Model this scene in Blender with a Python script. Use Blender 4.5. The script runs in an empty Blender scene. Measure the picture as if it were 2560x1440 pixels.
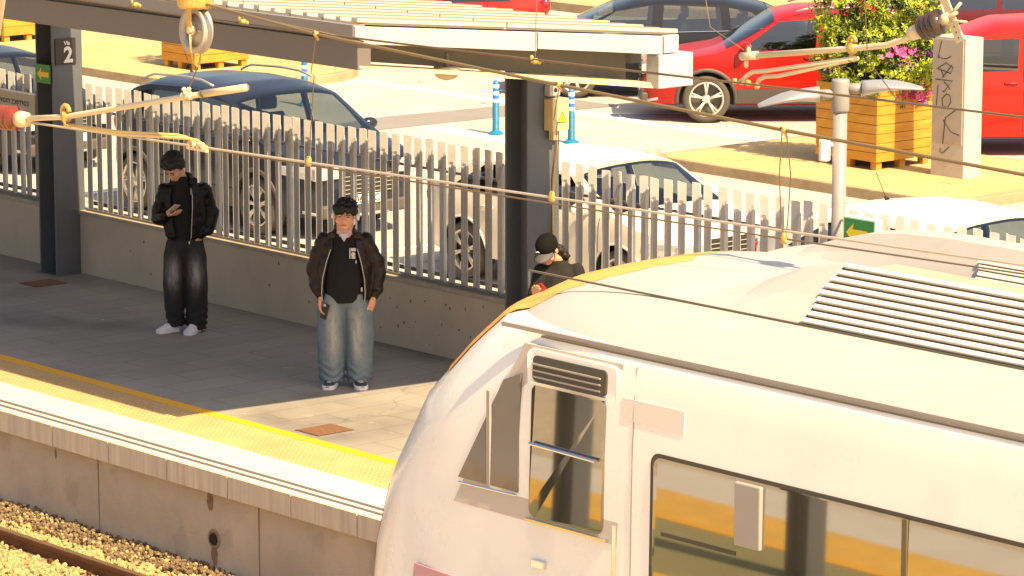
import bpy, bmesh, math, random
from mathutils import Vector, Matrix, noise, Euler
R = math.radians
random.seed(7)
S = bpy.context.scene
col = S.collection

# ------------------------------------------------------------------ camera
cd = bpy.data.cameras.new('camera'); cam = bpy.data.objects.new('camera', cd); col.objects.link(cam)
cd.sensor_width = 36; cd.lens = 129.84; cd.clip_start = 0.5; cd.clip_end = 2000
cam.location = (0, 0, 7.1)
cam.rotation_euler = (R(90) - math.atan2(1666, 9233), 0, R(139.2 - 90))
S.camera = cam
# ------------------------------------------------------------------ light
SUN = Vector((0.82, -0.035, 1.0)).normalized()
w = bpy.data.worlds.new('World'); S.world = w; w.use_nodes = True
nt = w.node_tree; nt.nodes.clear()
sky = nt.nodes.new('ShaderNodeTexSky'); sky.sky_type = 'NISHITA'; sky.sun_disc = False
sky.sun_elevation = math.asin(SUN.z); sky.sun_rotation = math.atan2(SUN.x, SUN.y)
sky.air_density = 1.0; sky.dust_density = 3.0
tint = nt.nodes.new('ShaderNodeMix'); tint.data_type = 'RGBA'; tint.blend_type = 'MULTIPLY'
tint.inputs[0].default_value = 1.0
tint.inputs[7].default_value = (1.0, 0.90, 0.80, 1)
bg = nt.nodes.new('ShaderNodeBackground'); bg.inputs[1].default_value = 0.10
wo = nt.nodes.new('ShaderNodeOutputWorld')
nt.links.new(sky.outputs[0], tint.inputs[6]); nt.links.new(tint.outputs[2], bg.inputs[0]); nt.links.new(bg.outputs[0], wo.inputs[0])
sd = bpy.data.lights.new('sun', 'SUN'); sd.energy = 5.0; sd.angle = R(0.53); sd.color = (1.0, 0.75, 0.42)
so = bpy.data.objects.new('sun', sd); col.objects.link(so)
so.rotation_euler = SUN.to_track_quat('Z', 'Y').to_euler(); so.location = (20, 0, 40)
S.view_settings.view_transform = 'Standard'; S.view_settings.look = 'None'
S.view_settings.exposure = 1.27; S.view_settings.gamma = 1.0

# ------------------------------------------------------------------ materials
def mat(name, c, rough=0.6, metal=0.0, var=0.0, vscale=3.0, bump=0.0, bscale=40.0, c2=None, spec=0.5, coat=0.0, ior=None, speck=0.0, stretch=None, bdist=0.02):
    m = bpy.data.materials.new(name); m.use_nodes = True
    t = m.node_tree; p = t.nodes['Principled BSDF']
    c = tuple(c) + (1,)
    p.inputs['Base Color'].default_value = c
    p.inputs['Roughness'].default_value = rough; p.inputs['Metallic'].default_value = metal
    p.inputs['Specular IOR Level'].default_value = spec
    if ior: p.inputs['IOR'].default_value = ior
    if coat: p.inputs['Coat Weight'].default_value = coat; p.inputs['Coat Roughness'].default_value = 0.06
    tc = t.nodes.new('ShaderNodeTexCoord'); src = tc.outputs['Object']
    if stretch:
        mp = t.nodes.new('ShaderNodeMapping'); mp.inputs['Scale'].default_value = stretch
        t.links.new(src, mp.inputs[0]); src = mp.outputs[0]
    out = None
    if var or c2:
        n = t.nodes.new('ShaderNodeTexNoise'); n.inputs['Scale'].default_value = vscale; n.inputs['Detail'].default_value = 6; n.inputs['Roughness'].default_value = 0.65
        t.links.new(src, n.inputs['Vector'])
        r = t.nodes.new('ShaderNodeMapRange'); r.inputs[1].default_value = 0.3; r.inputs[2].default_value = 0.7
        t.links.new(n.outputs[0], r.inputs[0])
        x = t.nodes.new('ShaderNodeMix'); x.data_type = 'RGBA'
        x.inputs[6].default_value = tuple(v * (1 - var) for v in c[:3]) + (1,)
        x.inputs[7].default_value = (tuple(c2) + (1,)) if c2 else tuple(min(1, v * (1 + var)) for v in c[:3]) + (1,)
        t.links.new(r.outputs[0], x.inputs[0]); out = x.outputs[2]
        if speck:
            n2 = t.nodes.new('ShaderNodeTexNoise'); n2.inputs['Scale'].default_value = 60; n2.inputs['Detail'].default_value = 2
            t.links.new(tc.outputs['Object'], n2.inputs['Vector'])
            r2 = t.nodes.new('ShaderNodeMapRange'); r2.inputs[1].default_value = 0.25; r2.inputs[2].default_value = 0.75
            r2.inputs[3].default_value = 1 - speck; r2.inputs[4].default_value = 1 + speck
            t.links.new(n2.outputs[0], r2.inputs[0])
            y = t.nodes.new('ShaderNodeMix'); y.data_type = 'RGBA'; y.blend_type = 'MULTIPLY'; y.inputs[0].default_value = 1
            t.links.new(out, y.inputs[6]); t.links.new(r2.outputs[0], y.inputs[7]); out = y.outputs[2]
        t.links.new(out, p.inputs['Base Color'])
        r3 = t.nodes.new('ShaderNodeMapRange'); r3.inputs[3].default_value = max(0, rough - 0.08); r3.inputs[4].default_value = min(1, rough + 0.08)
        t.links.new(n.outputs[0], r3.inputs[0]); t.links.new(r3.outputs[0], p.inputs['Roughness'])
    if bump:
        b = t.nodes.new('ShaderNodeTexNoise'); b.inputs['Scale'].default_value = bscale; b.inputs['Detail'].default_value = 4
        t.links.new(src, b.inputs['Vector'])
        bn = t.nodes.new('ShaderNodeBump'); bn.inputs['Strength'].default_value = bump; bn.inputs['Distance'].default_value = bdist
        t.links.new(b.outputs[0], bn.inputs['Height']); t.links.new(bn.outputs[0], p.inputs['Normal'])
    return m

M = {}
M['asphalt'] = mat('asphalt', (0.41, 0.385, 0.35), 0.9, var=0.16, vscale=0.9, bump=0.3, bscale=80, speck=0.12)
def add_marks(m, cell, width, dark, spot_scale, spot_dark, lo=.66):
    t = m.node_tree; p = t.nodes['Principled BSDF']; src = p.inputs['Base Color'].links[0].from_socket
    tc = t.nodes.new('ShaderNodeTexCoord'); wn = t.nodes.new('ShaderNodeTexNoise'); wn.inputs['Scale'].default_value = 1.3; wn.inputs['Detail'].default_value = 5
    t.links.new(tc.outputs['Object'], wn.inputs['Vector'])
    ad = t.nodes.new('ShaderNodeMix'); ad.data_type = 'RGBA'; ad.blend_type = 'ADD'; ad.inputs[0].default_value = .8
    t.links.new(tc.outputs['Object'], ad.inputs[6]); t.links.new(wn.outputs[1], ad.inputs[7])
    v = t.nodes.new('ShaderNodeTexVoronoi'); v.feature = 'DISTANCE_TO_EDGE'; v.inputs['Scale'].default_value = cell; t.links.new(ad.outputs[2], v.inputs['Vector'])
    r = t.nodes.new('ShaderNodeMapRange'); r.inputs[1].default_value = 0; r.inputs[2].default_value = width; r.inputs[3].default_value = dark; r.inputs[4].default_value = 1; t.links.new(v.outputs[0], r.inputs[0])
    n = t.nodes.new('ShaderNodeTexNoise'); n.inputs['Scale'].default_value = spot_scale; n.inputs['Detail'].default_value = 3; t.links.new(tc.outputs['Object'], n.inputs['Vector'])
    q = t.nodes.new('ShaderNodeMapRange'); q.inputs[1].default_value = lo; q.inputs[2].default_value = lo + .06; q.inputs[3].default_value = 1; q.inputs[4].default_value = spot_dark; t.links.new(n.outputs[0], q.inputs[0])
    mm = t.nodes.new('ShaderNodeMath'); mm.operation = 'MULTIPLY'; t.links.new(r.outputs[0], mm.inputs[0]); t.links.new(q.outputs[0], mm.inputs[1])
    x = t.nodes.new('ShaderNodeMix'); x.data_type = 'RGBA'; x.blend_type = 'MULTIPLY'; x.inputs[0].default_value = 1; t.links.new(src, x.inputs[6]); t.links.new(mm.outputs[0], x.inputs[7]); t.links.new(x.outputs[2], p.inputs['Base Color'])
add_marks(M['asphalt'], .28, .006, .55, 2.2, .72)
M['patch'] = mat('asphalt_patch', (0.20, 0.19, 0.185), 0.9, var=0.08, vscale=1.5, speck=0.12)
M['paint'] = mat('road_paint', (0.8, 0.8, 0.78), 0.7, var=0.05, vscale=6)
M['pave'] = mat('ochre_pavement', (0.50, 0.36, 0.16), 0.9, var=0.18, vscale=0.8, bump=0.3, bscale=60, speck=0.1)
add_marks(M['pave'], .5, .006, .6, 3.0, .75)
M['kerb'] = mat('kerb_stone', (0.36, 0.26, 0.15), 0.9, var=0.25, vscale=2.5, bump=0.3, bscale=30)
M['wall'] = mat('wall_render', (0.44, 0.36, 0.27), 0.9, var=0.13, vscale=0.9, bump=0.15, bscale=50)
M['wallf'] = mat('wall_face', (0.53, 0.43, 0.31), 0.9, var=0.16, vscale=1.1, bump=0.2, bscale=40)
M['coping'] = mat('coping_stone', (0.52, 0.49, 0.45), 0.8, var=0.08, vscale=1.6, bump=0.1)
M['copface'] = mat('coping_face', (0.55, 0.46, 0.35), 0.85, var=0.2, vscale=1.5, bump=0.1, stretch=(9, 1, 0.6))
M['groove'] = mat('groove_strip', (0.10, 0.09, 0.085), 0.8)
M['yellow'] = mat('yellow_paint', (0.72, 0.36, 0.01), 0.6, var=0.05, vscale=8)
M['tact'] = mat('tactile_paving', (0.43, 0.29, 0.13), 0.8, var=0.12, vscale=2)
M['darkslot'] = mat('joint_dark', (0.05, 0.04, 0.03), 0.9)  # dark frame colour round the cover lids
M['manhole'] = mat('rusty_cover', (0.16, 0.075, 0.035), 0.85, var=0.3, vscale=30, bump=0.4, bscale=90)
M['ballast'] = mat('ballast_stone', (0.36, 0.23, 0.085), 0.9, c2=(0.50, 0.36, 0.17), vscale=9)
M['ballastd'] = mat('ballast_dark', (0.16, 0.11, 0.06), 0.95, var=0.4, vscale=8, bump=0.6, bscale=25)
M['rail'] = mat('rail_rust', (0.13, 0.055, 0.025), 0.6, metal=0.3, var=0.3, vscale=10)
M['railtop'] = mat('rail_head', (0.30, 0.21, 0.12), 0.35, metal=0.7)
M['steel_blue'] = mat('column_paint', (0.10, 0.11, 0.125), 0.45, var=0.1, vscale=2)
M['beam'] = mat('beam_paint', (0.14, 0.125, 0.115), 0.5, var=0.05, vscale=2)
M['fascia'] = mat('fascia_paint', (0.46, 0.44, 0.42), 0.45, var=0.03, vscale=2)
M['roof'] = mat('roof_sheet', (0.44, 0.41, 0.36), 0.5, var=0.05, vscale=1.5)
M['olive'] = mat('beam_web', (0.17, 0.15, 0.11), 0.6, var=0.1)
M['cream'] = mat('cream_flange', (0.60, 0.50, 0.32), 0.5, var=0.05)
M['zinc'] = mat('zinc_sheet', (0.50, 0.52, 0.54), 0.5, metal=0.3, var=0.12, vscale=9)
M['galv'] = mat('galvanised_slat', (0.42, 0.41, 0.40), 0.5, metal=0.15, var=0.1, vscale=6)
M['galvd'] = mat('galvanised_rail', (0.20, 0.185, 0.165), 0.6, metal=0.3, var=0.15)
M['polegrey'] = mat('lamp_pole_paint', (0.25, 0.235, 0.225), 0.4, var=0.03)
M['silver'] = mat('silver_paint', (0.42, 0.42, 0.43), 0.35, metal=0.5)
M['green'] = mat('sign_green', (0.015, 0.22, 0.05), 0.4)
M['signyel'] = mat('sign_yellow', (0.75, 0.55, 0.02), 0.4)
M['signblack'] = mat('sign_black', (0.025, 0.02, 0.02), 0.35)
M['white'] = mat('sign_white', (0.75, 0.74, 0.72), 0.5)
M['signgrey'] = mat('sign_board', (0.45, 0.40, 0.34), 0.6)
M['ink'] = mat('ink', (0.03, 0.02, 0.02), 0.6)
M['box'] = mat('box_cream', (0.62, 0.50, 0.24), 0.5, var=0.05)
M['blue'] = mat('bollard_blue', (0.02, 0.17, 0.50), 0.4, bump=0.1)
M['blue2'] = mat('bollard_cyan', (0.008, 0.17, 0.33), 0.45)
M['wirecream'] = mat('contact_wire_metal', (0.46, 0.41, 0.35), 0.35, metal=0.3)
M['wirebrown'] = mat('messenger_cable', (0.20, 0.145, 0.075), 0.55, metal=0.3, bump=0.6, bscale=300, bdist=0.003)
M['wiredark'] = mat('dark_wire', (0.17, 0.13, 0.09), 0.5, metal=0.4)
M['tube'] = mat('cream_tube', (0.66, 0.55, 0.36), 0.35, metal=0.15, var=0.05)
M['brass'] = mat('brass_fitting', (0.55, 0.36, 0.10), 0.4, metal=0.4, var=0.2, vscale=30)
M['insred'] = mat('red_porcelain', (0.17, 0.03, 0.012), 0.12, coat=0.5)
M['insdark'] = mat('brown_porcelain', (0.045, 0.025, 0.018), 0.15, coat=0.5)
M['wood'] = mat('planter_wood', (0.42, 0.185, 0.014), 0.7, c2=(0.54, 0.28, 0.035), vscale=3, stretch=(1, 1, 6), bump=0.1)
M['dark'] = mat('dark_gap', (0.02, 0.015, 0.01), 0.9)
M['soil'] = mat('soil', (0.06, 0.035, 0.015), 0.95)
M['stele'] = mat('concrete_stele', (0.48, 0.42, 0.35), 0.8, var=0.07, vscale=6, bump=0.2, bscale=60)
M['leaf1'] = mat('leaf_bright', (0.33, 0.40, 0.015), 0.5)
M['leaf2'] = mat('leaf_mid', (0.14, 0.20, 0.012), 0.5)
M['leaf3'] = mat('leaf_dark', (0.05, 0.08, 0.01), 0.6)
M['fl_pink'] = mat('petal_pink', (0.65, 0.10, 0.30), 0.6)
M['fl_purple'] = mat('petal_purple', (0.33, 0.04, 0.45), 0.6)
M['fl_red'] = mat('petal_red', (0.65, 0.08, 0.02), 0.6)
M['train'] = mat('train_white', (0.87, 0.86, 0.84), 0.28, coat=0.3, var=0.035, vscale=1.0)
M['trainroof'] = mat('train_roof', (0.40, 0.385, 0.375), 0.45, var=0.04, vscale=2)
M['orange'] = mat('train_orange', (0.80, 0.36, 0.05), 0.4)
M['traingrey'] = mat('train_grey', (0.34, 0.31, 0.29), 0.45)
M['traindark'] = mat('train_dark', (0.06, 0.052, 0.045), 0.5)
M['louvre'] = mat('louvre_white', (0.70, 0.66, 0.60), 0.4)
M['seam'] = mat('panel_seam', (0.14, 0.12, 0.09), 0.6)
M['tglass'] = mat('train_glass', (0.05, 0.045, 0.03), 0.03, ior=3.3)
M['crimson'] = mat('train_crimson', (0.55, 0.30, 0.34), 0.4)
M['tyre'] = mat('tyre_rubber', (0.075, 0.062, 0.05), 0.8, bump=0.2, bscale=120)
M['rim'] = mat('alloy_rim', (0.62, 0.58, 0.52), 0.3, metal=0.5)
M['rimin'] = mat('brake_disc', (0.10, 0.09, 0.08), 0.5, metal=0.4)
M['plastic'] = mat('grey_plastic', (0.07, 0.06, 0.052), 0.6)
M['carglass'] = mat('car_glass', (0.035, 0.045, 0.045), 0.03, ior=1.9)
M['carglass2'] = mat('windscreen_glass', (0.07, 0.10, 0.10), 0.03, ior=2.0)
def glass_mat(name, tintc, refl=1.0, rough=0.02):
    m = bpy.data.materials.new(name); m.use_nodes = True; t = m.node_tree; t.nodes.remove(t.nodes['Principled BSDF'])
    out = t.nodes['Material Output']; tr_ = t.nodes.new('ShaderNodeBsdfTransparent'); tr_.inputs[0].default_value = tuple(tintc) + (1,)
    gl = t.nodes.new('ShaderNodeBsdfGlossy'); gl.inputs['Roughness'].default_value = rough; gl.inputs[0].default_value = (refl, refl, refl, 1)
    fr = t.nodes.new('ShaderNodeFresnel'); fr.inputs[0].default_value = 2.0
    mx = t.nodes.new('ShaderNodeMixShader'); t.links.new(fr.outputs[0], mx.inputs[0]); t.links.new(tr_.outputs[0], mx.inputs[1]); t.links.new(gl.outputs[0], mx.inputs[2]); t.links.new(mx.outputs[0], out.inputs[0])
    return m
M['carglass'] = glass_mat('car_glass', (0.42, 0.46, 0.44)); M['carglass2'] = glass_mat('windscreen_glass', (0.68, 0.74, 0.70))
M['interior'] = mat('car_interior', (0.03, 0.028, 0.027), 0.8); M['seat'] = mat('car_seat', (0.055, 0.05, 0.048), 0.8)
M['chrome'] = mat('chrome', (0.7, 0.7, 0.7), 0.12, metal=1.0)
M['lamp'] = mat('headlamp_glass', (0.6, 0.6, 0.6), 0.1, metal=0.6, coat=0.5)
M['tail'] = mat('tail_lamp', (0.5, 0.01, 0.01), 0.15, coat=0.5)
def paint(n, c, r=0.3, metal=0.25): return mat(n, c, r, metal=metal, coat=0.35, spec=0.3)
M['navy'] = mat('navy_paint', (0.014, 0.018, 0.032), 0.22, spec=0.35, coat=0.15)
M['black_car'] = paint('charcoal_paint', (0.02, 0.019, 0.022), 0.3, 0.3)
M['red'] = paint('red_paint', (0.36, 0.006, 0.002), 0.35, 0.1)
M['red2'] = paint('bright_red_paint', (0.42, 0.010, 0.003), 0.4, 0.0)
M['maroon'] = paint('maroon_paint', (0.09, 0.005, 0.007), 0.35, 0.2)
M['pearl'] = paint('pearl_paint', (0.72, 0.66, 0.56), 0.35, 0.05)
M['whitecar'] = paint('white_car_paint', (0.80, 0.78, 0.74), 0.35, 0.0)
M['skin'] = mat('skin', (0.58, 0.30, 0.18), 0.55, var=0.08, vscale=20)
M['skin2'] = mat('skin_ruddy', (0.66, 0.32, 0.20), 0.55, var=0.12, vscale=20)
M['lip'] = mat('lip', (0.33, 0.09, 0.06), 0.5)
M['eye'] = mat('eye', (0.03, 0.02, 0.015), 0.2)
M['hair'] = mat('black_hair', (0.010, 0.007, 0.006), 0.6, bump=0.8, bscale=90, bdist=0.01)
M['leather'] = mat('black_leather', (0.006, 0.0055, 0.0055), 0.38, spec=0.2, bump=0.35, bscale=18, bdist=0.02)
M['brownleather'] = mat('brown_leather', (0.020, 0.011, 0.008), 0.38, spec=0.28, bump=0.3, bscale=16, bdist=0.02)
M['blackcloth'] = mat('black_cloth', (0.006, 0.006, 0.006), 0.95)
M['charcloth'] = mat('charcoal_cloth', (0.008, 0.0065, 0.0055), 0.9)
M['tee'] = mat('white_tee', (0.55, 0.52, 0.5), 0.9)
M['shoewhite'] = mat('white_shoe', (0.72, 0.70, 0.72), 0.5)
M['shoedark'] = mat('dark_shoe_cloth', (0.05, 0.05, 0.055), 0.8)
M['phone'] = mat('phone_black', (0.02, 0.015, 0.015), 0.2)
M['phonered'] = mat('phone_red', (0.6, 0.03, 0.04), 0.25)
M['phonegrey'] = mat('phone_grey', (0.5, 0.42, 0.38), 0.3)
M['cap'] = mat('cap_black', (0.006, 0.0055, 0.0055), 0.9, spec=0.15)
M['visor'] = mat('cap_visor', (0.07, 0.068, 0.075), 0.7)

def jeans_mat(name, base, fade, zc, zr, contrast):
    """denim with a worn, paler thigh patch (object space, z up from the feet)"""
    m = mat(name, base, 0.9, var=0.18, vscale=14, bump=0.25, bscale=60)
    t = m.node_tree; p = t.nodes['Principled BSDF']
    src = p.inputs['Base Color'].links[0].from_socket
    tc = t.nodes.new('ShaderNodeTexCoord'); sp = t.nodes.new('ShaderNodeSeparateXYZ'); t.links.new(tc.outputs['Object'], sp.inputs[0])
    def gauss(sock, c, wd):
        a = t.nodes.new('ShaderNodeMath'); a.operation = 'SUBTRACT'; a.inputs[1].default_value = c; t.links.new(sock, a.inputs[0])
        b = t.nodes.new('ShaderNodeMath'); b.operation = 'DIVIDE'; b.inputs[1].default_value = wd; t.links.new(a.outputs[0], b.inputs[0])
        c_ = t.nodes.new('ShaderNodeMath'); c_.operation = 'POWER'; c_.inputs[1].default_value = 2; t.links.new(b.outputs[0], c_.inputs[0])
        d = t.nodes.new('ShaderNodeMath'); d.operation = 'MULTIPLY'; d.inputs[1].default_value = -1; t.links.new(c_.outputs[0], d.inputs[0])
        e = t.nodes.new('ShaderNodeMath'); e.operation = 'EXPONENT'; t.links.new(d.outputs[0], e.inputs[0]); return e.outputs[0]
    gz = gauss(sp.outputs[2], zc, zr)
    ax = t.nodes.new('ShaderNodeMath'); ax.operation = 'ABSOLUTE'; t.links.new(sp.outputs[0], ax.inputs[0])
    gx = gauss(ax.outputs[0], 0.115, 0.06)
    ny = t.nodes.new('ShaderNodeMapRange'); ny.inputs[1].default_value = 0.02; ny.inputs[2].default_value = -0.08; t.links.new(sp.outputs[1], ny.inputs[0])
    m1 = t.nodes.new('ShaderNodeMath'); m1.operation = 'MULTIPLY'; t.links.new(gz, m1.inputs[0]); t.links.new(gx, m1.inputs[1])
    m2 = t.nodes.new('ShaderNodeMath'); m2.operation = 'MULTIPLY'; t.links.new(m1.outputs[0], m2.inputs[0]); t.links.new(ny.outputs[0], m2.inputs[1])
    m3 = t.nodes.new('ShaderNodeMath'); m3.operation = 'MULTIPLY'; m3.inputs[1].default_value = contrast; t.links.new(m2.outputs[0], m3.inputs[0])
    mp = t.nodes.new('ShaderNodeMapping'); mp.inputs['Scale'].default_value = (26, 26, 7); t.links.new(tc.outputs['Object'], mp.inputs[0])
    wn = t.nodes.new('ShaderNodeTexNoise'); wn.inputs['Scale'].default_value = 1.0; wn.inputs['Detail'].default_value = 6; wn.inputs['Roughness'].default_value = .75; t.links.new(mp.outputs[0], wn.inputs['Vector'])
    wr = t.nodes.new('ShaderNodeMapRange'); wr.inputs[1].default_value = .35; wr.inputs[2].default_value = .62; wr.inputs[3].default_value = .35; wr.inputs[4].default_value = 1.25; t.links.new(wn.outputs[0], wr.inputs[0])
    m4 = t.nodes.new('ShaderNodeMath'); m4.operation = 'MULTIPLY'; m4.use_clamp = True; t.links.new(m3.outputs[0], m4.inputs[0]); t.links.new(wr.outputs[0], m4.inputs[1])
    x = t.nodes.new('ShaderNodeMix'); x.data_type = 'RGBA'; t.links.new(m4.outputs[0], x.inputs[0]); t.links.new(src, x.inputs[6])
    x.inputs[7].default_value = tuple(fade) + (1,); t.links.new(x.outputs[2], p.inputs['Base Color'])
    return m
M['jeansblue'] = jeans_mat('blue_denim', (0.125, 0.165, 0.195), (0.38, 0.37, 0.31), 0.55, 0.28, 0.9)
M['jeansblack'] = jeans_mat('black_denim', (0.012, 0.012, 0.013), (0.27, 0.25, 0.23), 0.62, 0.15, 0.95)

# platform paving: long slabs laid in rows across the platform, joints in the colour and bump
def paving_mat():
    m = mat('platform_paving', (0.27, 0.25, 0.225), 0.75, var=0.10, vscale=1.2)
    t = m.node_tree; p = t.nodes['Principled BSDF']
    src = p.inputs['Base Color'].links[0].from_socket
    tc = t.nodes.new('ShaderNodeTexCoord'); mp = t.nodes.new('ShaderNodeMapping'); mp.inputs['Rotation'].default_value = (0, 0, R(90))
    t.links.new(tc.outputs['Object'], mp.inputs[0])
    b = t.nodes.new('ShaderNodeTexBrick'); b.inputs['Scale'].default_value = 1.0; b.inputs['Mortar Size'].default_value = 0.004
    b.inputs['Brick Width'].default_value = 0.80; b.inputs['Row Height'].default_value = 0.40; b.inputs['Mortar Smooth'].default_value = 0.1
    b.inputs['Color1'].default_value = (0.92, 0.92, 0.92, 1); b.inputs['Color2'].default_value = (1.05, 1.04, 1.02, 1); b.inputs['Mortar'].default_value = (0.52, 0.47, 0.42, 1)
    t.links.new(mp.outputs[0], b.inputs[0])
    y = t.nodes.new('ShaderNodeMix'); y.data_type = 'RGBA'; y.blend_type = 'MULTIPLY'; y.inputs[0].default_value = 1
    t.links.new(src, y.inputs[6]); t.links.new(b.outputs[0], y.inputs[7])
    # a dark spill near the waiting people and dirt blotches
    n = t.nodes.new('ShaderNodeTexNoise'); n.inputs['Scale'].default_value = 0.55; n.inputs['Detail'].default_value = 3
    t.links.new(tc.outputs['Object'], n.inputs['Vector'])
    rr = t.nodes.new('ShaderNodeMapRange'); rr.inputs[1].default_value = 0.56; rr.inputs[2].default_value = 0.72; rr.inputs[3].default_value = 1; rr.inputs[4].default_value = 0.62
    t.links.new(n.outputs[0], rr.inputs[0])
    z = t.nodes.new('ShaderNodeMix'); z.data_type = 'RGBA'; z.blend_type = 'MULTIPLY'; z.inputs[0].default_value = 1
    t.links.new(y.outputs[2], z.inputs[6]); t.links.new(rr.outputs[0], z.inputs[7])
    t.links.new(z.outputs[2], p.inputs['Base Color'])
    return m
M['paving'] = paving_mat(); add_marks(M['paving'], .22, .003, .75, 7.0, 1.35, .70)
add_marks(M['wallf'], .3, .003, .93, 2.5, .86, .60); add_marks(M['train'], .01, .0001, 1.0, 1.1, .93, .58)

# ------------------------------------------------------------------ mesh builder
ORG = {}
class MB:
    def __init__(s): s.v = []; s.f = []; s.m = []
    def add(s, vs, fs, mi=0):
        o = len(s.v); s.v += [Vector(v) for v in vs]
        s.f += [tuple(i + o for i in f) for f in fs]; s.m += [mi] * len(fs); return s
    def box(s, a, b, mi=0, mtx=None):
        x0, y0, z0 = a; x1, y1, z1 = b
        vs = [Vector(p) for p in [(x0,y0,z0),(x1,y0,z0),(x1,y1,z0),(x0,y1,z0),(x0,y0,z1),(x1,y0,z1),(x1,y1,z1),(x0,y1,z1)]]
        if mtx: vs = [mtx @ v for v in vs]
        return s.add(vs, [(0,3,2,1),(4,5,6,7),(0,1,5,4),(1,2,6,5),(2,3,7,6),(3,0,4,7)], mi)
    def loft(s, rings, cap=True, closed=True, mi=0):
        n = len(rings[0]); vs = [p for r in rings for p in r]; fs = []
        for i in range(len(rings) - 1):
            for j in range(n if closed else n - 1):
                k = (j + 1) % n
                fs.append((i*n+j, i*n+k, (i+1)*n+k, (i+1)*n+j))
        if cap and closed:
            fs.append(tuple(reversed(range(n)))); fs.append(tuple((len(rings)-1)*n + j for j in range(n)))
        return s.add(vs, fs, mi)
    def tube(s, pts, r, n=8, mi=0, cap=True):
        pts = [Vector(p) for p in pts]; rr = r if isinstance(r, (list, tuple)) else [r] * len(pts)
        rings = []; up = None
        for i, p in enumerate(pts):
            d = (pts[min(i+1, len(pts)-1)] - pts[max(i-1, 0)])
            d = d.normalized() if d.length > 1e-9 else Vector((0,0,1))
            if up is None:
                up = Vector((0,0,1)) if abs(d.z) < 0.9 else Vector((1,0,0))
            a = d.cross(up); a.normalize(); b = a.cross(d); b.normalize(); up = b
            rings.append([p + (a * math.cos(t) + b * math.sin(t)) * rr[i] for t in [2*math.pi*k/n for k in range(n)]])
        return s.loft(rings, cap, True, mi)
    def lathe(s, prof, c=(0,0,0), axis='Z', n=24, mi=0):
        rings = []
        for r, h in prof:
            ring = []
            for k in range(n):
                t = 2*math.pi*k/n; x, y = r*math.cos(t), r*math.sin(t)
                p = {'Z': (x, y, h), 'Y': (x, h, y), 'X': (h, x, y)}[axis] if isinstance(axis, str) else None
                if p is None:
                    q = axis; p = q @ Vector((x, y, h))
                ring.append(Vector(p) + Vector(c))
            rings.append(ring)
        return s.loft(rings, True, True, mi)
    def ball(s, c, r, n=12, mi=0, rot=None):
        rx, ry, rz = (r, r, r) if not isinstance(r, (tuple, list)) else r
        rings = []
        for i in range(1, n):
            ph = math.pi * i / n
            ring = []
            for k in range(2*n):
                t = math.pi * k / n
                p = Vector((rx*math.sin(ph)*math.cos(t), ry*math.sin(ph)*math.sin(t), -rz*math.cos(ph)))
                if rot: p = rot @ p
                ring.append(p + Vector(c))
            rings.append(ring)
        return s.loft(rings, True, True, mi)
    def poly(s, pts, depth, mi=0):
        """pts: closed outline of 3-D points; depth: offset vector"""
        n = len(pts); pts = [Vector(p) for p in pts]; d = Vector(depth)
        return s.add(pts + [p + d for p in pts], [tuple(range(n)), tuple(reversed(range(n, 2*n)))] + [(i, n+i, n+(i+1)%n, (i+1)%n) for i in range(n)], mi)
    def build(s, name, mats, parent=None, smooth=False, org=None, bevel=0, fix=True):
        me = bpy.data.meshes.new(name)
        if org is None: org = ORG.get(parent.name, (0,0,0)) if parent else (0,0,0)
        o_ = Vector(org)
        me.from_pydata([tuple(v - o_) for v in s.v], [], s.f)
        if not isinstance(mats, (list, tuple)): mats = [mats]
        for m in mats: me.materials.append(m)
        me.polygons.foreach_set('material_index', s.m)
        if smooth: me.polygons.foreach_set('use_smooth', [True]*len(me.polygons))
        me.update()
        if fix:
            b = bmesh.new(); b.from_mesh(me); bmesh.ops.recalc_face_normals(b, faces=b.faces)
            b.to_mesh(me); b.free()
        o = bpy.data.objects.new(name, me); col.objects.link(o)
        ORG[o.name] = tuple(org)
        if parent: o.parent = parent
        elif org is not None: o.location = org
        if bevel:
            md = o.modifiers.new('b', 'BEVEL'); md.width = bevel; md.segments = 2; md.limit_method = 'ANGLE'; md.angle_limit = R(40)
        return o

def tag(o, label, cat, group=None, kind=None):
    if label: o['label'] = label
    if cat: o['category'] = cat
    if group: o['group'] = group
    if kind: o['kind'] = kind
    return o
def empty(name, loc, label, cat, rz=0, group=None, local=False):
    o = bpy.data.objects.new(name, None); col.objects.link(o); o.location = loc; o.rotation_euler = (0,0,rz)
    o.empty_display_size = 0.2
    ORG[o.name] = tuple(loc) if not local else (0, 0, 0)
    tag(o, label, cat, group); return o
def struct(mb, name, m, **k):
    o = mb.build(name, m, **k); o['kind'] = 'structure'; return o
def bake(o):
    bpy.context.view_layer.update()
    dg = bpy.context.evaluated_depsgraph_get()
    me = bpy.data.meshes.new_from_object(o.evaluated_get(dg))
    o.modifiers.clear(); o.data = me; return o
def text_mesh(mb, body, size, origin, ux, uz, depth=0.004, mi=0, mirror=False, bold=0.0, align='CENTER'):
    cu = bpy.data.curves.new('t', 'FONT'); cu.body = body; cu.size = size; cu.align_x = align; cu.align_y = 'CENTER'; cu.offset = bold; cu.resolution_u = 3
    ob = bpy.data.objects.new('t', cu); col.objects.link(ob); bpy.context.view_layer.update()
    me = bpy.data.meshes.new_from_object(ob.evaluated_get(bpy.context.evaluated_depsgraph_get()))
    ux = Vector(ux).normalized(); uz = Vector(uz).normalized(); nrm = ux.cross(uz)
    vs = []
    for v in me.vertices:
        x = -v.co.x if mirror else v.co.x
        vs.append(Vector(origin) + ux * x + uz * v.co.y + nrm * depth)
    mb.add(vs, [tuple(p.vertices) for p in me.polygons], mi)
    bpy.data.objects.remove(ob); bpy.data.curves.remove(cu)

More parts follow.
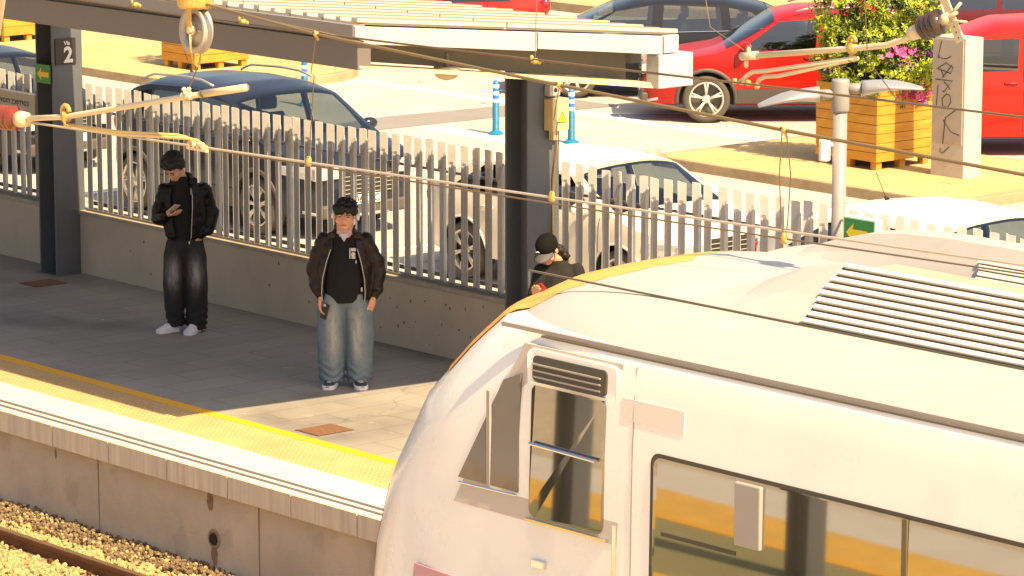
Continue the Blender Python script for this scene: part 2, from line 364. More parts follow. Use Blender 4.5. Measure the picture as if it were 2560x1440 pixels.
# ------------------------------------------------------------------ ground
g = MB(); g.add([(-900, 22.95, -0.002), (300, 22.95, -0.002), (300, 900, -0.002), (-900, 900, -0.002)], [(0,1,2,3)])
struct(g, 'parking_ground', M['asphalt'])
g = MB(); g.add([(-300, -300, -1.02), (300, -300, -1.02), (300, 22.95, -1.02), (-300, 22.95, -1.02)], [(0,1,2,3)])
struct(g, 'track_bed', mat('track_gravel', (0.42, 0.35, 0.26), 0.95, var=0.3, vscale=6, bump=0.5, bscale=20))
g = MB(); g.box((-60, 18.18, -1.0), (10, 22.95, -0.02)); struct(g, 'platform_base', M['wallf'])

# platform retaining face (slab panels with open joints)
plat = empty('station_platform', (-26, 18.2, -0.8), None, None); plat['kind'] = 'structure'
g = MB()
edges = [-60 + 2.37 * 0]
x = -26.63 - 2.37 * 14
while x < 8:
    g.box((x + 0.012, 18.13, -1.0), (x + 2.358, 18.185, -0.19)); x += 2.37
g.build('face_panel', M['wallf'], plat)
g = MB()
x = -26.34 - 0.88 * 35
random.seed(3)
while x < 8:
    g.box((x + 0.007, 18.04, -0.19), (x + 0.873, 18.055, 0.0)); x += 0.88
g.build('coping_face', M['copface'], plat)
g = MB(); x = -26.34 - 0.88 * 35
while x < 8:
    g.box((x + 0.006, 18.0555, -0.19), (x + 0.874, 18.75, 0.004)); x += 0.88
g.build('coping_stone', M['coping'], plat)
g = MB(); g.box((-60, 18.140, 0.0), (8, 18.190, 0.0065)); g.box((-60, 18.250, 0.0), (8, 18.305, 0.0065)); g.build('grip_strip', M['groove'], plat)
g = MB(); g.box((-60, 18.753, -0.02), (8, 19.36, 0.002))
# domes of the tactile tiles
for i in range(int(13 / 0.06)):
    for j in range(10):
        cx, cy = -31 + i * 0.06, 18.785 + j * 0.06
        r = 0.019; vs = []
        for q, rr in ((0.002, r), (0.007, r * 0.6)):
            vs += [(cx + rr * math.cos(k * math.pi / 3), cy + rr * math.sin(k * math.pi / 3), q) for k in range(6)]
        g.add(vs, [(k, (k+1) % 6, 6 + (k+1) % 6, 6 + k) for k in range(6)] + [tuple(range(6, 12))])
g.build('tactile_strip', M['tact'], plat, fix=False)
g = MB(); g.box((-60, 19.36, -0.02), (8, 19.49, 0.004)); g.build('yellow_line', M['yellow'], plat)
g = MB(); g.box((-60, 19.49, -0.02), (8, 22.95, 0.0)); g.build('platform_paving', M['paving'], plat)
# damp stain and drain hole on the platform face
d = empty('drain_outlet', (-24.9, 18.12, -0.62), 'small dark round drain hole with rust rings in the concrete platform face', 'drain')
g = MB(); g.lathe([(0.001, 18.118), (0.035, 18.118), (0.05, 18.112), (0.055, 18.127)], (-24.9, 0, -0.62), 'Y', 20); g.build('hole', M['dark'], d)
g = MB(); g.lathe([(0.056, 18.124), (0.075, 18.118), (0.09, 18.1275)], (-24.9, 0, -0.62), 'Y', 24, 0); g.build('ring', mat('rust_ring', (0.30, 0.20, 0.11), 0.9, var=0.3, vscale=30), d)
g = MB()
def blob(mb, cx, cz, rx, rz, y, seed, n=22):
    random.seed(seed)
    pts = [(cx + rx * math.cos(2*math.pi*k/n) * random.uniform(0.75, 1.1), y, cz + rz * math.sin(2*math.pi*k/n) * random.uniform(0.75, 1.1)) for k in range(n)]
    mb.poly(pts, (0, 0.003, 0))
M['stain'] = mat('damp_stain', (0.24, 0.165, 0.09), 0.95, var=0.35, vscale=25)
for a_ in ((-24.95, -0.30, 0.05, 0.09, 1), (-24.9, -0.74, 0.05, 0.12, 2), (-27.3, -0.28, 0.015, 0.05, 4)):
    g = MB(); blob(g, a_[0], a_[1], a_[2], a_[3], 18.1265, a_[4]); g.build('stain', M['stain'], d)

# service covers set in the paving
for i, (x0, y0, x1, y1, lab) in enumerate([
    (-33.52, 21.83, -33.17, 22.24, 'rusty square service cover in the shaded paving near the number 2 column'),
    (-25.64, 19.57, -25.30, 19.98, 'rusty brown service cover in the sunlit paving beside the yellow line'),
    (-24.35, 20.4, -23.9, 20.95, 'rusty cover in the sunlit paving, half behind the train nose')]):
    t = empty('manhole_cover', (x0, y0, 0), lab, 'service cover', group='rusty covers in the platform paving')
    g = MB(); g.box((x0, y0, -0.02), (x1, y1, 0.004)); g.build('frame', M['darkslot'], t)
    g = MB(); g.box((x0 + 0.012, y0 + 0.012, -0.02), (x1 - 0.012, y1 - 0.012, 0.007)); g.build('lid', M['manhole'], t)

# low wall behind the platform
g = MB(); g.box((-60, 22.72, -0.02), (8, 22.94, 0.66)); wl = empty('retaining_wall', (-28, 22.8, 0), 'long low tan rendered wall at the back of the platform under the slat fence', 'wall')
g.build('wall_body', M['wall'], wl, bevel=0.015)
g = MB(); g.box((-60, 22.705, 0.662), (8, 22.955, 0.70)); g.build('wall_cap', mat('wall_cap', (0.34, 0.29, 0.22), 0.9, var=0.2, vscale=6), wl)
g = MB()
random.seed(5)
for k in range(70):
    cx = random.choice([random.uniform(-29.5, -26.5), random.uniform(-33, -24)]); cz = random.uniform(0.08, 0.6); r = random.uniform(0.003, 0.009)
    g.box((cx - r, 22.7175, cz - r * random.uniform(1, 3)), (cx + r, 22.722, cz + r))
g.build('pitting', mat('moss_specks', (0.10, 0.085, 0.03), 0.95), wl)

# ------------------------------------------------------------------ fence
def slat(x, z0, z1, kind, yaw=0.0):
    mb = MB()
    sgn = 1 if kind == 'A' else -1
    # plan section of the folded foot and of the flat turned head
    low = [(-0.050, -0.030), (-0.042, -0.008), (-0.037, -0.003), (0.048, -0.030)]
    top = [(-0.050, -0.034), (-0.030, -0.015), (-0.010, 0.003), (0.006, 0.018)]
    zz = [z1 - 0.17, z1 - 0.175, z1 - 0.18, z1 - 0.29]
    if kind == 'B':
        low = [(-0.050, -0.006), (0.030, -0.026), (0.035, -0.022), (0.043, 0.000)]
        top = [(-0.046, -0.032), (-0.020, -0.008), (-0.004, 0.006), (0.010, 0.020)]
        zz = [z1 - 0.27, z1 - 0.15, z1 - 0.13, z1 - 0.10]
    rings = []
    def ring(sec, z):
        r = [Vector((x + a, 22.815 + b, z if not isinstance(z, list) else z[i])) for i, (a, b) in enumerate(sec)]
        return r + [p + Vector((0, 0.006, 0)) for p in reversed(r)]
    top_z = [z1 + random.uniform(-0.006, 0.006) - 0.005 * i for i in range(4)]
    rings = [ring(low, z0), ring(low, [z - 0.03 for z in zz]), ring(top, zz), ring(top, top_z)]
    mb.loft(rings); return mb
random.seed(11)
def fence(x0, x1, label):
    t = empty('slat_fence', ((x0 + x1) / 2, 22.82, 0.7), label, 'fence', group='grey metal slat fence on the low wall')
    n = int((x1 - x0) / 0.165); x = x0 + 0.07
    k = 0
    pat = 'AAAABBBAAAABBB'
    while x < x1 - 0.03:
        kd = pat[k % 14]
        if x > -24.3 and k % 3: kd = 'B' if random.random() < .5 else 'A'
        slat(x, 0.70, 2.11 + random.uniform(-0.012, 0.012), kd).build('slat', M['galv'], t)
        step = 0.186 if pat[k % 14] == pat[(k+1) % 14] else 0.155
        x += step + random.uniform(-0.008, 0.008); k += 1
    g = MB(); g.box((x0, 22.84, 1.80), (x1, 22.855, 1.825)); g.box((x0, 22.835, 0.76), (x1, 22.855, 0.80)); g.build('rail', M['galvd'], t)
    g = MB(); g.box((x0, 22.77, 0.701), (x1, 22.86, 0.725)); g.build('base_angle', M['galvd'], t)
fence(-38.5, -33.97, 'grey slat fence section left of the number 2 column with a sign board on it')
fence(-33.58, -26.08, 'grey slat fence section behind the two waiting men, between the two steel columns')
fence(-25.70, -17.5, 'grey slat fence section to the right of the steel column with the meter box')

# ------------------------------------------------------------------ canopy columns
def hcol(xc, label, top=3.2):
    t = empty('steel_column', (xc, 22.58, 0), label, 'column', group='steel columns of the platform canopy')
    g = MB(); g.box((xc - 0.165, 22.40, 0), (xc - 0.145, 22.79, top)); g.box((xc + 0.145, 22.40, 0), (xc + 0.165, 22.79, top))
    g.box((xc - 0.144, 22.585, 0), (xc + 0.144, 22.6, top)); g.build('shaft', M['steel_blue'], t, bevel=0.003)
    g = MB(); g.box((xc - 0.2, 22.37, 0.0), (xc + 0.2, 22.70, 0.012)); g.build('base_plate', M['steel_blue'], t)
    return t
c1 = hcol(-33.79, 'dark H-section steel column with the number 2 track sign')
c2 = hcol(-25.89, 'dark H-section steel column with cream meter box, above the person in a cap')
hcol(-41.7, 'dark steel column beyond the left end of the view')

# number sign on column flange (+x face)
s = empty('track_number_sign', (-33.62, 22.57, 2.46), 'black square sign with a white number 2 on the column', 'sign')
g = MB(); g.box((-33.624, 22.435, 2.33), (-33.612, 22.70, 2.62)); g.build('plate', M['signblack'], s)
g = MB(); text_mesh(g, '2', 0.235, (-33.610, 22.60, 2.43), (0, 1, 0), (0, 0, 1), 0.0, bold=0.008); g.build('numeral', M['white'], s, fix=False)
g = MB(); text_mesh(g, 'Vía', 0.062, (-33.610, 22.585, 2.565), (0, 1, 0), (0, 0, 1), 0.0, bold=0.002); g.build('lettering', M['white'], s, fix=False)
# green arrow sign
def arrow(mb, o, ux, uz, L, mi=0, d=0.0):
    ux, uz = Vector(ux), Vector(uz); o = Vector(o); n = ux.cross(uz) * d
    pts = [(0.5, -0.13), (0.5, 0.13), (-0.2, 0.13), (-0.13, 0.36), (-0.5, 0.0), (-0.13, -0.36), (-0.2, -0.13)]
    mb.add([o + ux * a * L + uz * b * L + n for a, b in pts], [tuple(range(7))], mi)
s = empty('exit_arrow_sign', (-33.78, 22.38, 2.23), 'small green sign with a yellow arrow pointing left on the column edge', 'sign')
g = MB(); g.box((-33.93, 22.375, 2.125), (-33.64, 22.385, 2.335)); g.build('plate', M['green'], s, bevel=0.004)
g = MB(); arrow(g, (-33.77, 22.371, 2.225), (1, 0, 0), (0, 0, 1), 0.22); g.build('arrow', M['signyel'], s, fix=False)
# sign board on the fence, seen with reversed lettering
s = empty('notice_board', (-34.9, 22.58, 1.8), 'pale notice board with reversed italic lettering fixed to the fence at the left edge', 'sign')
g = MB(); g.box((-36.6, 22.57, 1.60), (-34.25, 22.585, 1.93)); g.build('board', M['signgrey'], s)
g = MB(); g.box((-36.6, 22.565, 1.93), (-34.25, 22.592, 1.945)); g.build('trim', M['white'], s)
g = MB(); text_mesh(g, 'correct movement', 0.115, (-34.36, 22.567, 1.83), (1, 0, 0), (0, 0, 1), 0, mirror=True, align='LEFT', bold=0.001); g.build('lettering', M['ink'], s, fix=False); g = MB()
text_mesh(g, 'operations', 0.115, (-34.36, 22.567, 1.70), (1, 0, 0), (0, 0, 1), 0, mirror=True, align='LEFT', bold=0.001)
g.build('lettering', M['ink'], s, fix=False)

# meter box with warning triangle on column 2
s = empty('meter_box', (-25.68, 22.66, 2.5), 'cream electrical box with a yellow warning triangle hung on the steel column', 'electrical box')
g = MB(); g.box((-25.725, 22.60, 2.42), (-25.60, 22.80, 2.72)); g.build('case', M['box'], s, bevel=0.006)
g = MB(); g.box((-25.70, 22.64, 2.33), (-25.64, 22.70, 2.42)); g.build('gland', M['box'], s)
g = MB(); g.add([(-25.597, 22.665, 2.50), (-25.597, 22.765, 2.50), (-25.597, 22.715, 2.60)], [(0,1,2)]); wt = g.build('warning_label', M['signyel'], s, fix=False)
g = MB()
tri = [Vector((-25.595, 22.665, 2.50)), Vector((-25.595, 22.765, 2.50)), Vector((-25.595, 22.715, 2.60))]
for i in range(3): g.tube([tri[i], tri[(i+1)%3]], 0.0025, 5)
g.tube([(-25.595, 22.722, 2.57), (-25.595, 22.708, 2.545), (-25.595, 22.720, 2.54), (-25.595, 22.712, 2.515)], 0.002, 4)
g.build('bolt_symbol', M['ink'], s)
s = empty('column_bracket', (-25.68, 22.64, 2.8), 'small pale metal bracket with a dark hole above the cream box', 'bracket')
g = MB(); g.box((-25.725, 22.60, 2.745), (-25.64, 22.73, 2.85)); g.build('body', M['fascia'], s, bevel=0.01)
g = MB(); g.lathe([(0.001, -25.637), (0.022, -25.637), (0.022, -25.645)], (0, 22.67, 2.80), 'X', 12); g.build('hole', M['dark'], s)
s = empty('conduit', (-25.71, 22.72, 1.2), 'thin brown cable conduit running down the steel column', 'cable')
g = MB(); g.tube([(-25.69, 22.745, 2.42), (-25.70, 22.735, 2.2), (-25.712, 22.705, 1.98), (-25.712, 22.70, 1.7), (-25.712, 22.70, 0.0)], [0.007, 0.009, 0.014, 0.014, 0.014], 8); g.build('pipe', M['wirebrown'], s, smooth=True)

# ------------------------------------------------------------------ canopy
cn = empty('platform_canopy', (-30, 20.8, 3.2), 'grey steel platform canopy with a pale ribbed sheet roof sloping to the back', 'canopy')
XE = -23.95; XL = -60
def zc(y, z0=3.80, z1=3.45): return z0 + (y - 18.95) / (22.6 - 18.95) * (z1 - z0)
g = MB()   # track-side box beam
g.box((XL, 18.98, 3.43), (XE - 0.002, 19.122, 3.66)); g.build('front_beam', M['beam'], cn, bevel=0.004)
g = MB()   # gutter fascia above it, set out a little
g.box((XL, 18.93, 3.705), (XE, 19.06, 3.81)); g.build('gutter_fascia', M['fascia'] if False else mat('gutter_grey', (0.22, 0.205, 0.195), 0.5), cn, bevel=0.004)
g = MB(); g.box((XL, 19.02, 3.66), (XE - 0.05, 19.10, 3.705)); g.build('gutter_recess', M['olive'], cn)
# roof sheets (ribs run across the canopy)
g = MB(); x = XE - 0.02; k = 0
while x > XL:
    x2 = x - 0.45; e = 22.62
    vs = [(x, 18.97, zc(18.97) + .012), (x2 + .02, 18.97, zc(18.97) + .012), (x2 + .02, e, zc(e) + .012), (x, e, zc(e) + .012)]
    g.poly(vs, (0, 0, 0.02))
    # raised rib
    for (yy0, yy1) in ((18.97, 20.6), (20.615, e)):
        vs = [(x + .03, yy0, zc(yy0) + .034), (x - .05, yy0, zc(yy0) + .034), (x - .05, yy1, zc(yy1) + .034), (x + .03, yy1, zc(yy1) + .034)]
        g.poly(vs, (0, 0, 0.035))
        vs = [(x - .2, yy0, zc(yy0) + .034), (x - .26, yy0, zc(yy0) + .034), (x - .26, yy1, zc(yy1) + .034), (x - .2, yy1, zc(yy1) + .034)]
        g.poly(vs, (0, 0, 0.028))
    x = x2; k += 1
g.build('roof_sheet', M['roof'], cn)
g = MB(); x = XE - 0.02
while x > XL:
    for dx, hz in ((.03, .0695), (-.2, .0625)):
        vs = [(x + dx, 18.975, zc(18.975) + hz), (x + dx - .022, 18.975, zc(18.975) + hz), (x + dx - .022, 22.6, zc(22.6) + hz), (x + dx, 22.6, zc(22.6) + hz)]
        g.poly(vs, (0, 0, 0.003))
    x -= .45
g.build('rib_shade_strip', mat('rib_shade_strip', (0.17, 0.145, 0.11), 0.8), cn)  # brown strips on the ribs paint in the shade lying between them
# end fascia: upper cladding panels, web, lower flange
g = MB()
for ya, yb in ((18.935, 20.93), (20.945, 22.42)):
    vs = [(XE + .03, ya, zc(ya)), (XE + .03, yb, zc(yb)), (XE + .03, yb, zc(yb) - 0.165), (XE + .03, ya, zc(ya) - 0.145)]
    g.poly(vs, (-0.06, 0, 0))
g.build('end_fascia', M['fascia'], cn, bevel=0.004)
g = MB()
vs = [(XE - .38, 19.125, zc(19.0) - .10), (XE - .38, 22.35, zc(22.35) - .12), (XE - .38, 22.35, 3.05), (XE - .38, 19.125, 3.47)]
g.poly(vs, (-0.03, 0, 0)); g.build('end_web', M['olive'], cn)
g = MB()
vs = [(XE + .0, 19.0, 3.465), (XE + .0, 22.30, 3.06), (XE + .0, 22.34, 3.005), (XE + .0, 19.0, 3.445)]
g.poly(vs, (-0.36, 0, 0)); g.build('end_flange', M['cream'], cn)
g = MB(); g.box((XE - .22, 22.44, 3.31), (XE + .03, 22.62, 3.47)); g.box((XE - .12, 22.36, 3.0), (XE + .05, 22.78, 3.30)); g.build('downpipe_box', M['zinc'], cn, bevel=0.01)
# frames under the roof over each column
g = MB()
for xc in (-25.89, -33.79, -41.7):
    vs = [(xc, 19.12, 3.64), (xc, 22.6, 3.42), (xc, 22.6, 3.05), (xc, 19.12, 3.46)]
    g.poly([(a - .06, b, c) for a, b, c in vs], (0.12, 0, 0))
g.box((XL, 22.45, 3.18), (XE - .42, 22.58, 3.40))
for yy in (20.1, 21.3): g.box((XL, yy, zc(yy) - .16), (XE - .42, yy + .07, zc(yy) - .005))
g.build('rafter', M['beam'], cn)
g = MB(); g.poly([(XL, 19.12, 3.60), (XE - .42, 19.12, 3.60), (XE - .42, 22.44, 3.30), (XL, 22.44, 3.30)], (0, 0, 0.02)); g.build('soffit', M['beam'], cn)
s = empty('dome_lamp', (-24.2, 20.15, 3.3), 'small round beige bulkhead lamp hanging under the canopy end', 'lamp')
g = MB(); g.lathe([(0.02, 3.23), (0.07, 3.245), (0.10, 3.27), (0.115, 3.32), (0.115, 3.345)], (-24.2, 20.15, 0), 'Z', 20); g.build('dome', M['cream'], s, smooth=True)
g = MB(); g.lathe([(0.02, 3.345), (0.02, 3.47)], (-24.2, 20.15, 0), 'Z', 8); g.build('stem', M['beam'], s)

# ------------------------------------------------------------------ lamp pole
lp = empty('platform_lamp', (-21.87, 22.58, 0), 'light grey round lamp pole with two flat wing-like lamp heads', 'street lamp')
X0, Y0 = -21.87, 22.58
g = MB(); g.lathe([(0.062, 0.0), (0.062, 3.0)], (X0, Y0, 0), 'Z', 20); g.build('pole', M['polegrey'], lp, smooth=True)
g = MB(); g.lathe([(0.07, 2.98), (0.078, 3.0), (0.078, 3.24), (0.07, 3.26), (0.001, 3.262)], (X0, Y0, 0), 'Z', 20); g.build('sleeve', M['polegrey'], lp, smooth=True)
rt = Vector((math.sin(R(139.2)), -math.cos(R(139.2)), 0)); fh = Vector((math.cos(R(139.2)), math.sin(R(139.2)), 0))
def head(sg, drop):
    o = Vector((X0, Y0, 3.18 - (0.05 if sg < 0 else 0)))
    d = rt * sg
    g = MB(); g.tube([o + d * 0.06, o + d * 0.20 + Vector((0,0,drop*0.05))], 0.045, 14)
    arm = g.build('lamp_arm', M['polegrey'], lp, smooth=True)
    g = MB(); rings = []
    for u in [0, .08, .2, .4, .6, .8, .95, 1.0]:
        wd = (0.10 + 0.14 * math.sin(min(1, u * 1.6) * math.pi / 2)) * (1 - 0.55 * u ** 3); th = 0.055 * (1 - u) + 0.012
        c = o + d * (0.18 + u * 0.52) + Vector((0, 0, drop * u))
        rings.append([c + fh * (wd * math.cos(t)) + Vector((0, 0, th * math.sin(t))) + Vector((0,0,0.03*math.sin(u*3.1))) for t in [2*math.pi*k/14 for k in range(14)]])
    g.loft(rings); h = g.build('lamp_head', M['silver'], lp, smooth=True)
head(1, 0.0); head(-1, -0.10)
s = empty('loudspeaker', (X0 - .12, Y0 - .1, 2.66), 'small white cylindrical loudspeaker bracketed to the lamp pole', 'loudspeaker')
q = Vector((X0, Y0, 0)) - rt * 0.13 - fh * 0.02
g = MB(); g.lathe([(0.045, 2.56), (0.05, 2.57), (0.05, 2.73), (0.045, 2.74)], q, 'Z', 18); g.build('case', M['white'], s, smooth=False)
g = MB(); g.tube([q + Vector((0,0,2.70)), Vector((X0, Y0, 2.70))], 0.02, 8); g.build('bracket', M['white'], s)
s = empty('arrow_sign_box', (-21.4, 22.4, 2.1), 'double-sided green sign with a yellow arrow fixed beside the lamp pole', 'sign')
g = MB(); g.box((-21.62, 22.38, 1.93), (-21.24, 22.46, 2.135)); g.build('case', M['white'], s, bevel=0.004)
g = MB(); g.box((-21.60, 22.372, 1.945), (-21.255, 22.381, 2.12)); g.build('panel', M['green'], s)
g = MB(); arrow(g, (-21.45, 22.370, 2.0), (1, 0, 0), (0, 0, 1), 0.25); g.build('arrow', M['signyel'], s, fix=False)
g = MB(); g.tube([(-21.8, 22.55, 2.06), (-21.6, 22.42, 2.06)], 0.012, 6); g.build('clamp', M['silver'], s)

# ------------------------------------------------------------------ parking: islands, markings
def island(name, pts, lab=None):
    """kerbed island with an ochre top; pts counterclockwise in plan"""
    g = MB(); c = Vector((sum(p[0] for p in pts) / len(pts), sum(p[1] for p in pts) / len(pts)))
    n = len(pts); inn = [(p[0] + (c.x - p[0]) * 0.15 / max(0.3, (Vector(p) - c).length), p[1] + (c.y - p[1]) * 0.15 / max(0.3, (Vector(p) - c).length)) for p in pts]
    vs = [(p[0], p[1], -0.01) for p in pts] + [(p[0] , p[1], 0.115) for p in pts] + [(p[0]*.97 + q[0]*.03, p[1]*.97+q[1]*.03, 0.13) for p, q in zip(pts, inn)] + [(p[0], p[1], 0.13) for p in inn]
    fs = []
    for L in range(3):
        for i in range(n): j = (i+1) % n; fs.append((L*n+i, L*n+j, (L+1)*n+j, (L+1)*n+i))
    g.add(vs, fs); k = struct(g, name + '_kerb', M['kerb'])
    g = MB(); g.add([(p[0], p[1], 0.131) for p in inn], [tuple(range(n))]); struct(g, name + '_pavement', M['pave'])
def rrect(x0, y0, x1, y1, r0, r1, n=8):
    """rounded ends: r0 = radius at x0 side, r1 at x1 side"""
    pts = []
    for cx, cy, r, a0 in ((x1 - r1, y0 + r1, r1, -90), (x1 - r1, y1 - r1, r1, 0), (x0 + r0, y1 - r0, r0, 90), (x0 + r0, y0 + r0, r0, 180)):
        for k in range(n + 1):
            a = R(a0 + 90 * k / n); pts.append((cx + r * math.cos(a), cy + r * math.sin(a)))
    return pts
island('parking_island', rrect(-35.6, 33.12, -30.2, 36.5, 0.25, 0.6))
island('left_parking_island', rrect(-75, 33.0, -45.3, 36.7, 0.5, 1.5))
g = MB(); g.add([(-300, 45.4, -0.01), (-50, 45.4, -0.01), (-47, 47.4, -0.01), (-40, 52, -.01), (100, 52, -.01), (100, 300, -.01), (-300, 300, -.01)], [tuple(range(7))]);
vs = [Vector(v) for v in g.v]; g = MB(); g.poly(vs, (0, 0, 0.16)); struct(g, 'far_pavement', M['pave'])
g = MB(); g.poly([(-300, 45.25, -.01), (-50, 45.25, -.01), (-46.9, 47.25, -.01), (-39.9, 51.85, -.01), (100, 51.85, -.01), (100, 52.1, -.01), (-39.9, 52.1, -.01), (-47, 47.5, -.01), (-50, 45.5, -.01), (-300, 45.5, -.01)], (0, 0, 0.17)); struct(g, 'far_kerb', M['kerb'])
def strip(name, pts, m, z): g = MB(); g.add([(x, y, z) for x, y in pts], [tuple(range(len(pts)))]); return struct(g, name, m)
strip('parking_line', [(-40.45, 33.05), (-38.0, 32.93), (-36.2, 32.9), (-36.2, 33.2), (-38.0, 33.25), (-40.2, 33.45)], M['paint'], 0.004)
strip('parking_line', [(-45.3, 35.75), (-35.95, 35.75), (-35.95, 36.05), (-45.3, 36.05)], M['paint'], 0.004)
for k in range(5):
    bx = -36.4 - k * 3.5
    strip('bay_line', [(bx, 36.1), (bx + .14, 36.1), (bx + .14 + 3.4, 40.1), (bx + 3.4, 40.1)], M['paint'], 0.004)
strip('asphalt_patch', [(-41.2, 31.2), (-40.6, 31.4), (-40.5, 34.95), (-40.3, 36.9), (-41.5, 36.9), (-41.45, 35.78), (-41.64, 33.48)], M['patch'], 0.002)
for k in range(5): strip('fence_bay_line', [(-44.2 + k * 5.8, 23.3), (-44.08 + k * 5.8, 23.3), (-44.08 + k * 5.8, 28.0), (-44.2 + k * 5.8, 28.0)], M['paint'], 0.004)

# bollards
def bollard(x, y, lab):
    t = empty('bollard', (x, y, 0), lab, 'bollard', group='blue and white flexible bollards in the car park')
    g = MB(); g.lathe([(0.11, 0.0), (0.11, 0.015), (0.085, 0.03), (0.06, 0.045)], (x, y, 0), 'Z', 20); g.build('base', M['blue2'], t)
    prof = [(0.052, 0.045)]
    z = 0.06
    while z < 0.44: prof += [(0.051, z), (0.047, z + 0.008)]; z += 0.016
    prof += [(0.046, 0.45)]
    g = MB(); g.lathe(prof, (x, y, 0), 'Z', 18); g.build('lower_sleeve', M['blue2'], t)
    g = MB(); g.lathe([(0.0445, 0.45), (0.0445, 0.72), (0.03, 0.755), (0.001, 0.765)], (x, y, 0), 'Z', 18); g.build('post', M['blue'], t, smooth=False)
    for z0 in (0.45, 0.555, 0.655):
        g = MB(); g.lathe([(0.046, z0), (0.046, z0 + 0.05)], (x, y, 0), 'Z', 18); g.build('reflective_band', M['white'], t)
bollard(-39.18, 33.52, 'blue and white bollard standing alone on the sunlit asphalt left of the steel column')
bollard(-37.82, 33.73, 'blue and white bollard just right of the steel column behind the pale car')
bollard(-43.4, 33.38, 'blue and white bollard behind the roof of the dark blue estate car')

# ------------------------------------------------------------------ planters
def planter(x0, y0, x1, y1, h, label, rows=7):
    t = empty('wooden_planter', ((x0+x1)/2, (y0+y1)/2, 0.13), label, 'planter', group='wooden plank planters on the kerbed islands')
    zb = 0.24; g = MB(); ph = (h - 0.11) / rows
    for k in range(rows):
        z = zb + k * ph
        g.box((x0, y0, z), (x1, y0 + .04, z + ph - .006)); g.box((x0, y1 - .04, z), (x1, y1, z + ph - .006))
        g.box((x0 + .001, y0 + .041, z), (x0 + .04, y1 - .041, z + ph - .006)); g.box((x1 - .04, y0 + .041, z), (x1 - .001, y1 - .041, z + ph - .006))
    g.build('planks', M['wood'], t, bevel=0.004)
    g = MB(); g.box((x0 + .045, y0 + .045, zb - .002), (x1 - .045, y1 - .045, zb + h - .16)); g.build('soil', M['soil'], t)
    for fx, fy in ((x0 + .03, y0 + .03), (x1 - .13, y0 + .03), (x0 + .03, y1 - .13), (x1 - .13, y1 - .13), ((x0+x1)/2 - .05, y0 + .03), (x1 - .13, (y0+y1)/2 - .05)):
        g = MB(); g.box((fx, fy, 0.131), (fx + .1, fy + .1, zb - .003)); g.build('foot', M['wood'], t)
    return t
def leaves(name, parent, blobs, count, size, mats, seed, flat=0.3):
    """a crown of many leaf-sized faces spread through overlapping clumps"""
    rnd = random.Random(seed); g = MB()
    wts = [b[3] * b[4] * b[5] for b in blobs]
    for _ in range(count // 9):
        b = rnd.choices(blobs, wts)[0]
        while True:
            p = Vector((rnd.uniform(-1, 1), rnd.uniform(-1, 1), rnd.uniform(-1, 1)))
            if 0.35 < p.length < 1: break
        c = Vector(b[:3]) + Vector((p.x * b[3], p.y * b[4], p.z * b[5]))
        n = noise.noise(c * 3.5)
        if n < -0.15 and rnd.random() < 0.8: continue
        out = (p + Vector((0, 0, .5)) + Vector((rnd.gauss(0, .4), rnd.gauss(0, .4), rnd.gauss(0, .4)))).normalized()
        mi0 = 0 if n + rnd.gauss(0, .15) > 0.02 else (1 if n + rnd.gauss(0, .2) > -.12 else len(mats) - 1)
        L = size * rnd.uniform(1.6, 3.2)
        for k in range(9):
            q = c + out * L * (k / 8 - .5); a_ = k * 2.4 + rnd.random()
            sd_ = out.orthogonal().normalized(); sd_.rotate(Matrix.Rotation(a_, 3, out))
            v = (out * rnd.uniform(.3, .9) + sd_).normalized(); wv = v.cross(out).normalized(); s_ = size * rnd.uniform(.7, 1.2) * (1.15 - .5 * k / 8)
            tip = q + v * s_ * 1.9; mid = q + v * s_ * .9 - out * s_ * .12
            g.add([q, mid + wv * s_ * .42, tip, mid - wv * s_ * .42], [(0, 1, 2, 3)], min(len(mats) - 1, max(0, mi0 + rnd.choice((0, 0, 0, 1, -1)))))
    return g.build(name, mats, parent, fix=False)
def flowers(name, parent, blobs, count, size, m, seed):
    if len(blobs) > 1:
        for i, b in enumerate(blobs): flowers(name, parent, [b], count // len(blobs), size, m, seed * 10 + i)
        return
    size *= 1.25
    rnd = random.Random(seed); g = MB()
    for _ in range(count):
        b = rnd.choice(blobs)
        p = Vector((rnd.gauss(0, .5), rnd.gauss(0, .5), rnd.gauss(0, .5))); c = Vector(b[:3]) + Vector((p.x * b[3], p.y * b[4], p.z * b[5]))
        u = Vector((rnd.gauss(.4, .5), rnd.gauss(-.6, .5), rnd.gauss(.5, .5))).normalized(); v = u.orthogonal().normalized(); wv = u.cross(v)
        s_ = size * rnd.uniform(.7, 1.3)
        pts = []
        for k in range(10):
            a = k * math.pi / 5; r = s_ * (1 if k % 2 == 0 else .55); pts.append(c + v * r * math.cos(a) + wv * r * math.sin(a) + u * (0.3 * s_ if k % 2 == 0 else 0))
        g.add([c] + pts, [(0, 1 + k, 1 + (k+1) % 10) for k in range(10)])
    return g.build(name, m, parent, fix=False)
pr = planter(-33.69, 34.33, -32.59, 35.37, 1.08, 'square wooden plank planter overflowing with flowers beside the concrete pillar', 8)
pl = empty('flowering_shrub', (-33.15, 34.85, 1.2), 'bright green shrub with purple, pink and red flowers growing in the right planter', 'shrub')
cx, cy = -33.15, 34.85
BL = [(cx - .05, cy, 1.75, .55, .55, .5), (cx - .35, cy - .3, 2.1, .4, .4, .45), (cx + .15, cy + .1, 2.35, .5, .5, .4), (cx + .55, cy + .35, 1.9, .35, .4, .4), (cx - .25, cy - .1, 1.5, .6, .6, .35), (cx + .2, cy + .4, 1.45, .55, .55, .35), (cx - .05, cy + .1, 2.75, .3, .3, .3), (cx + .55, cy + .15, 1.4, .35, .5, .3)]
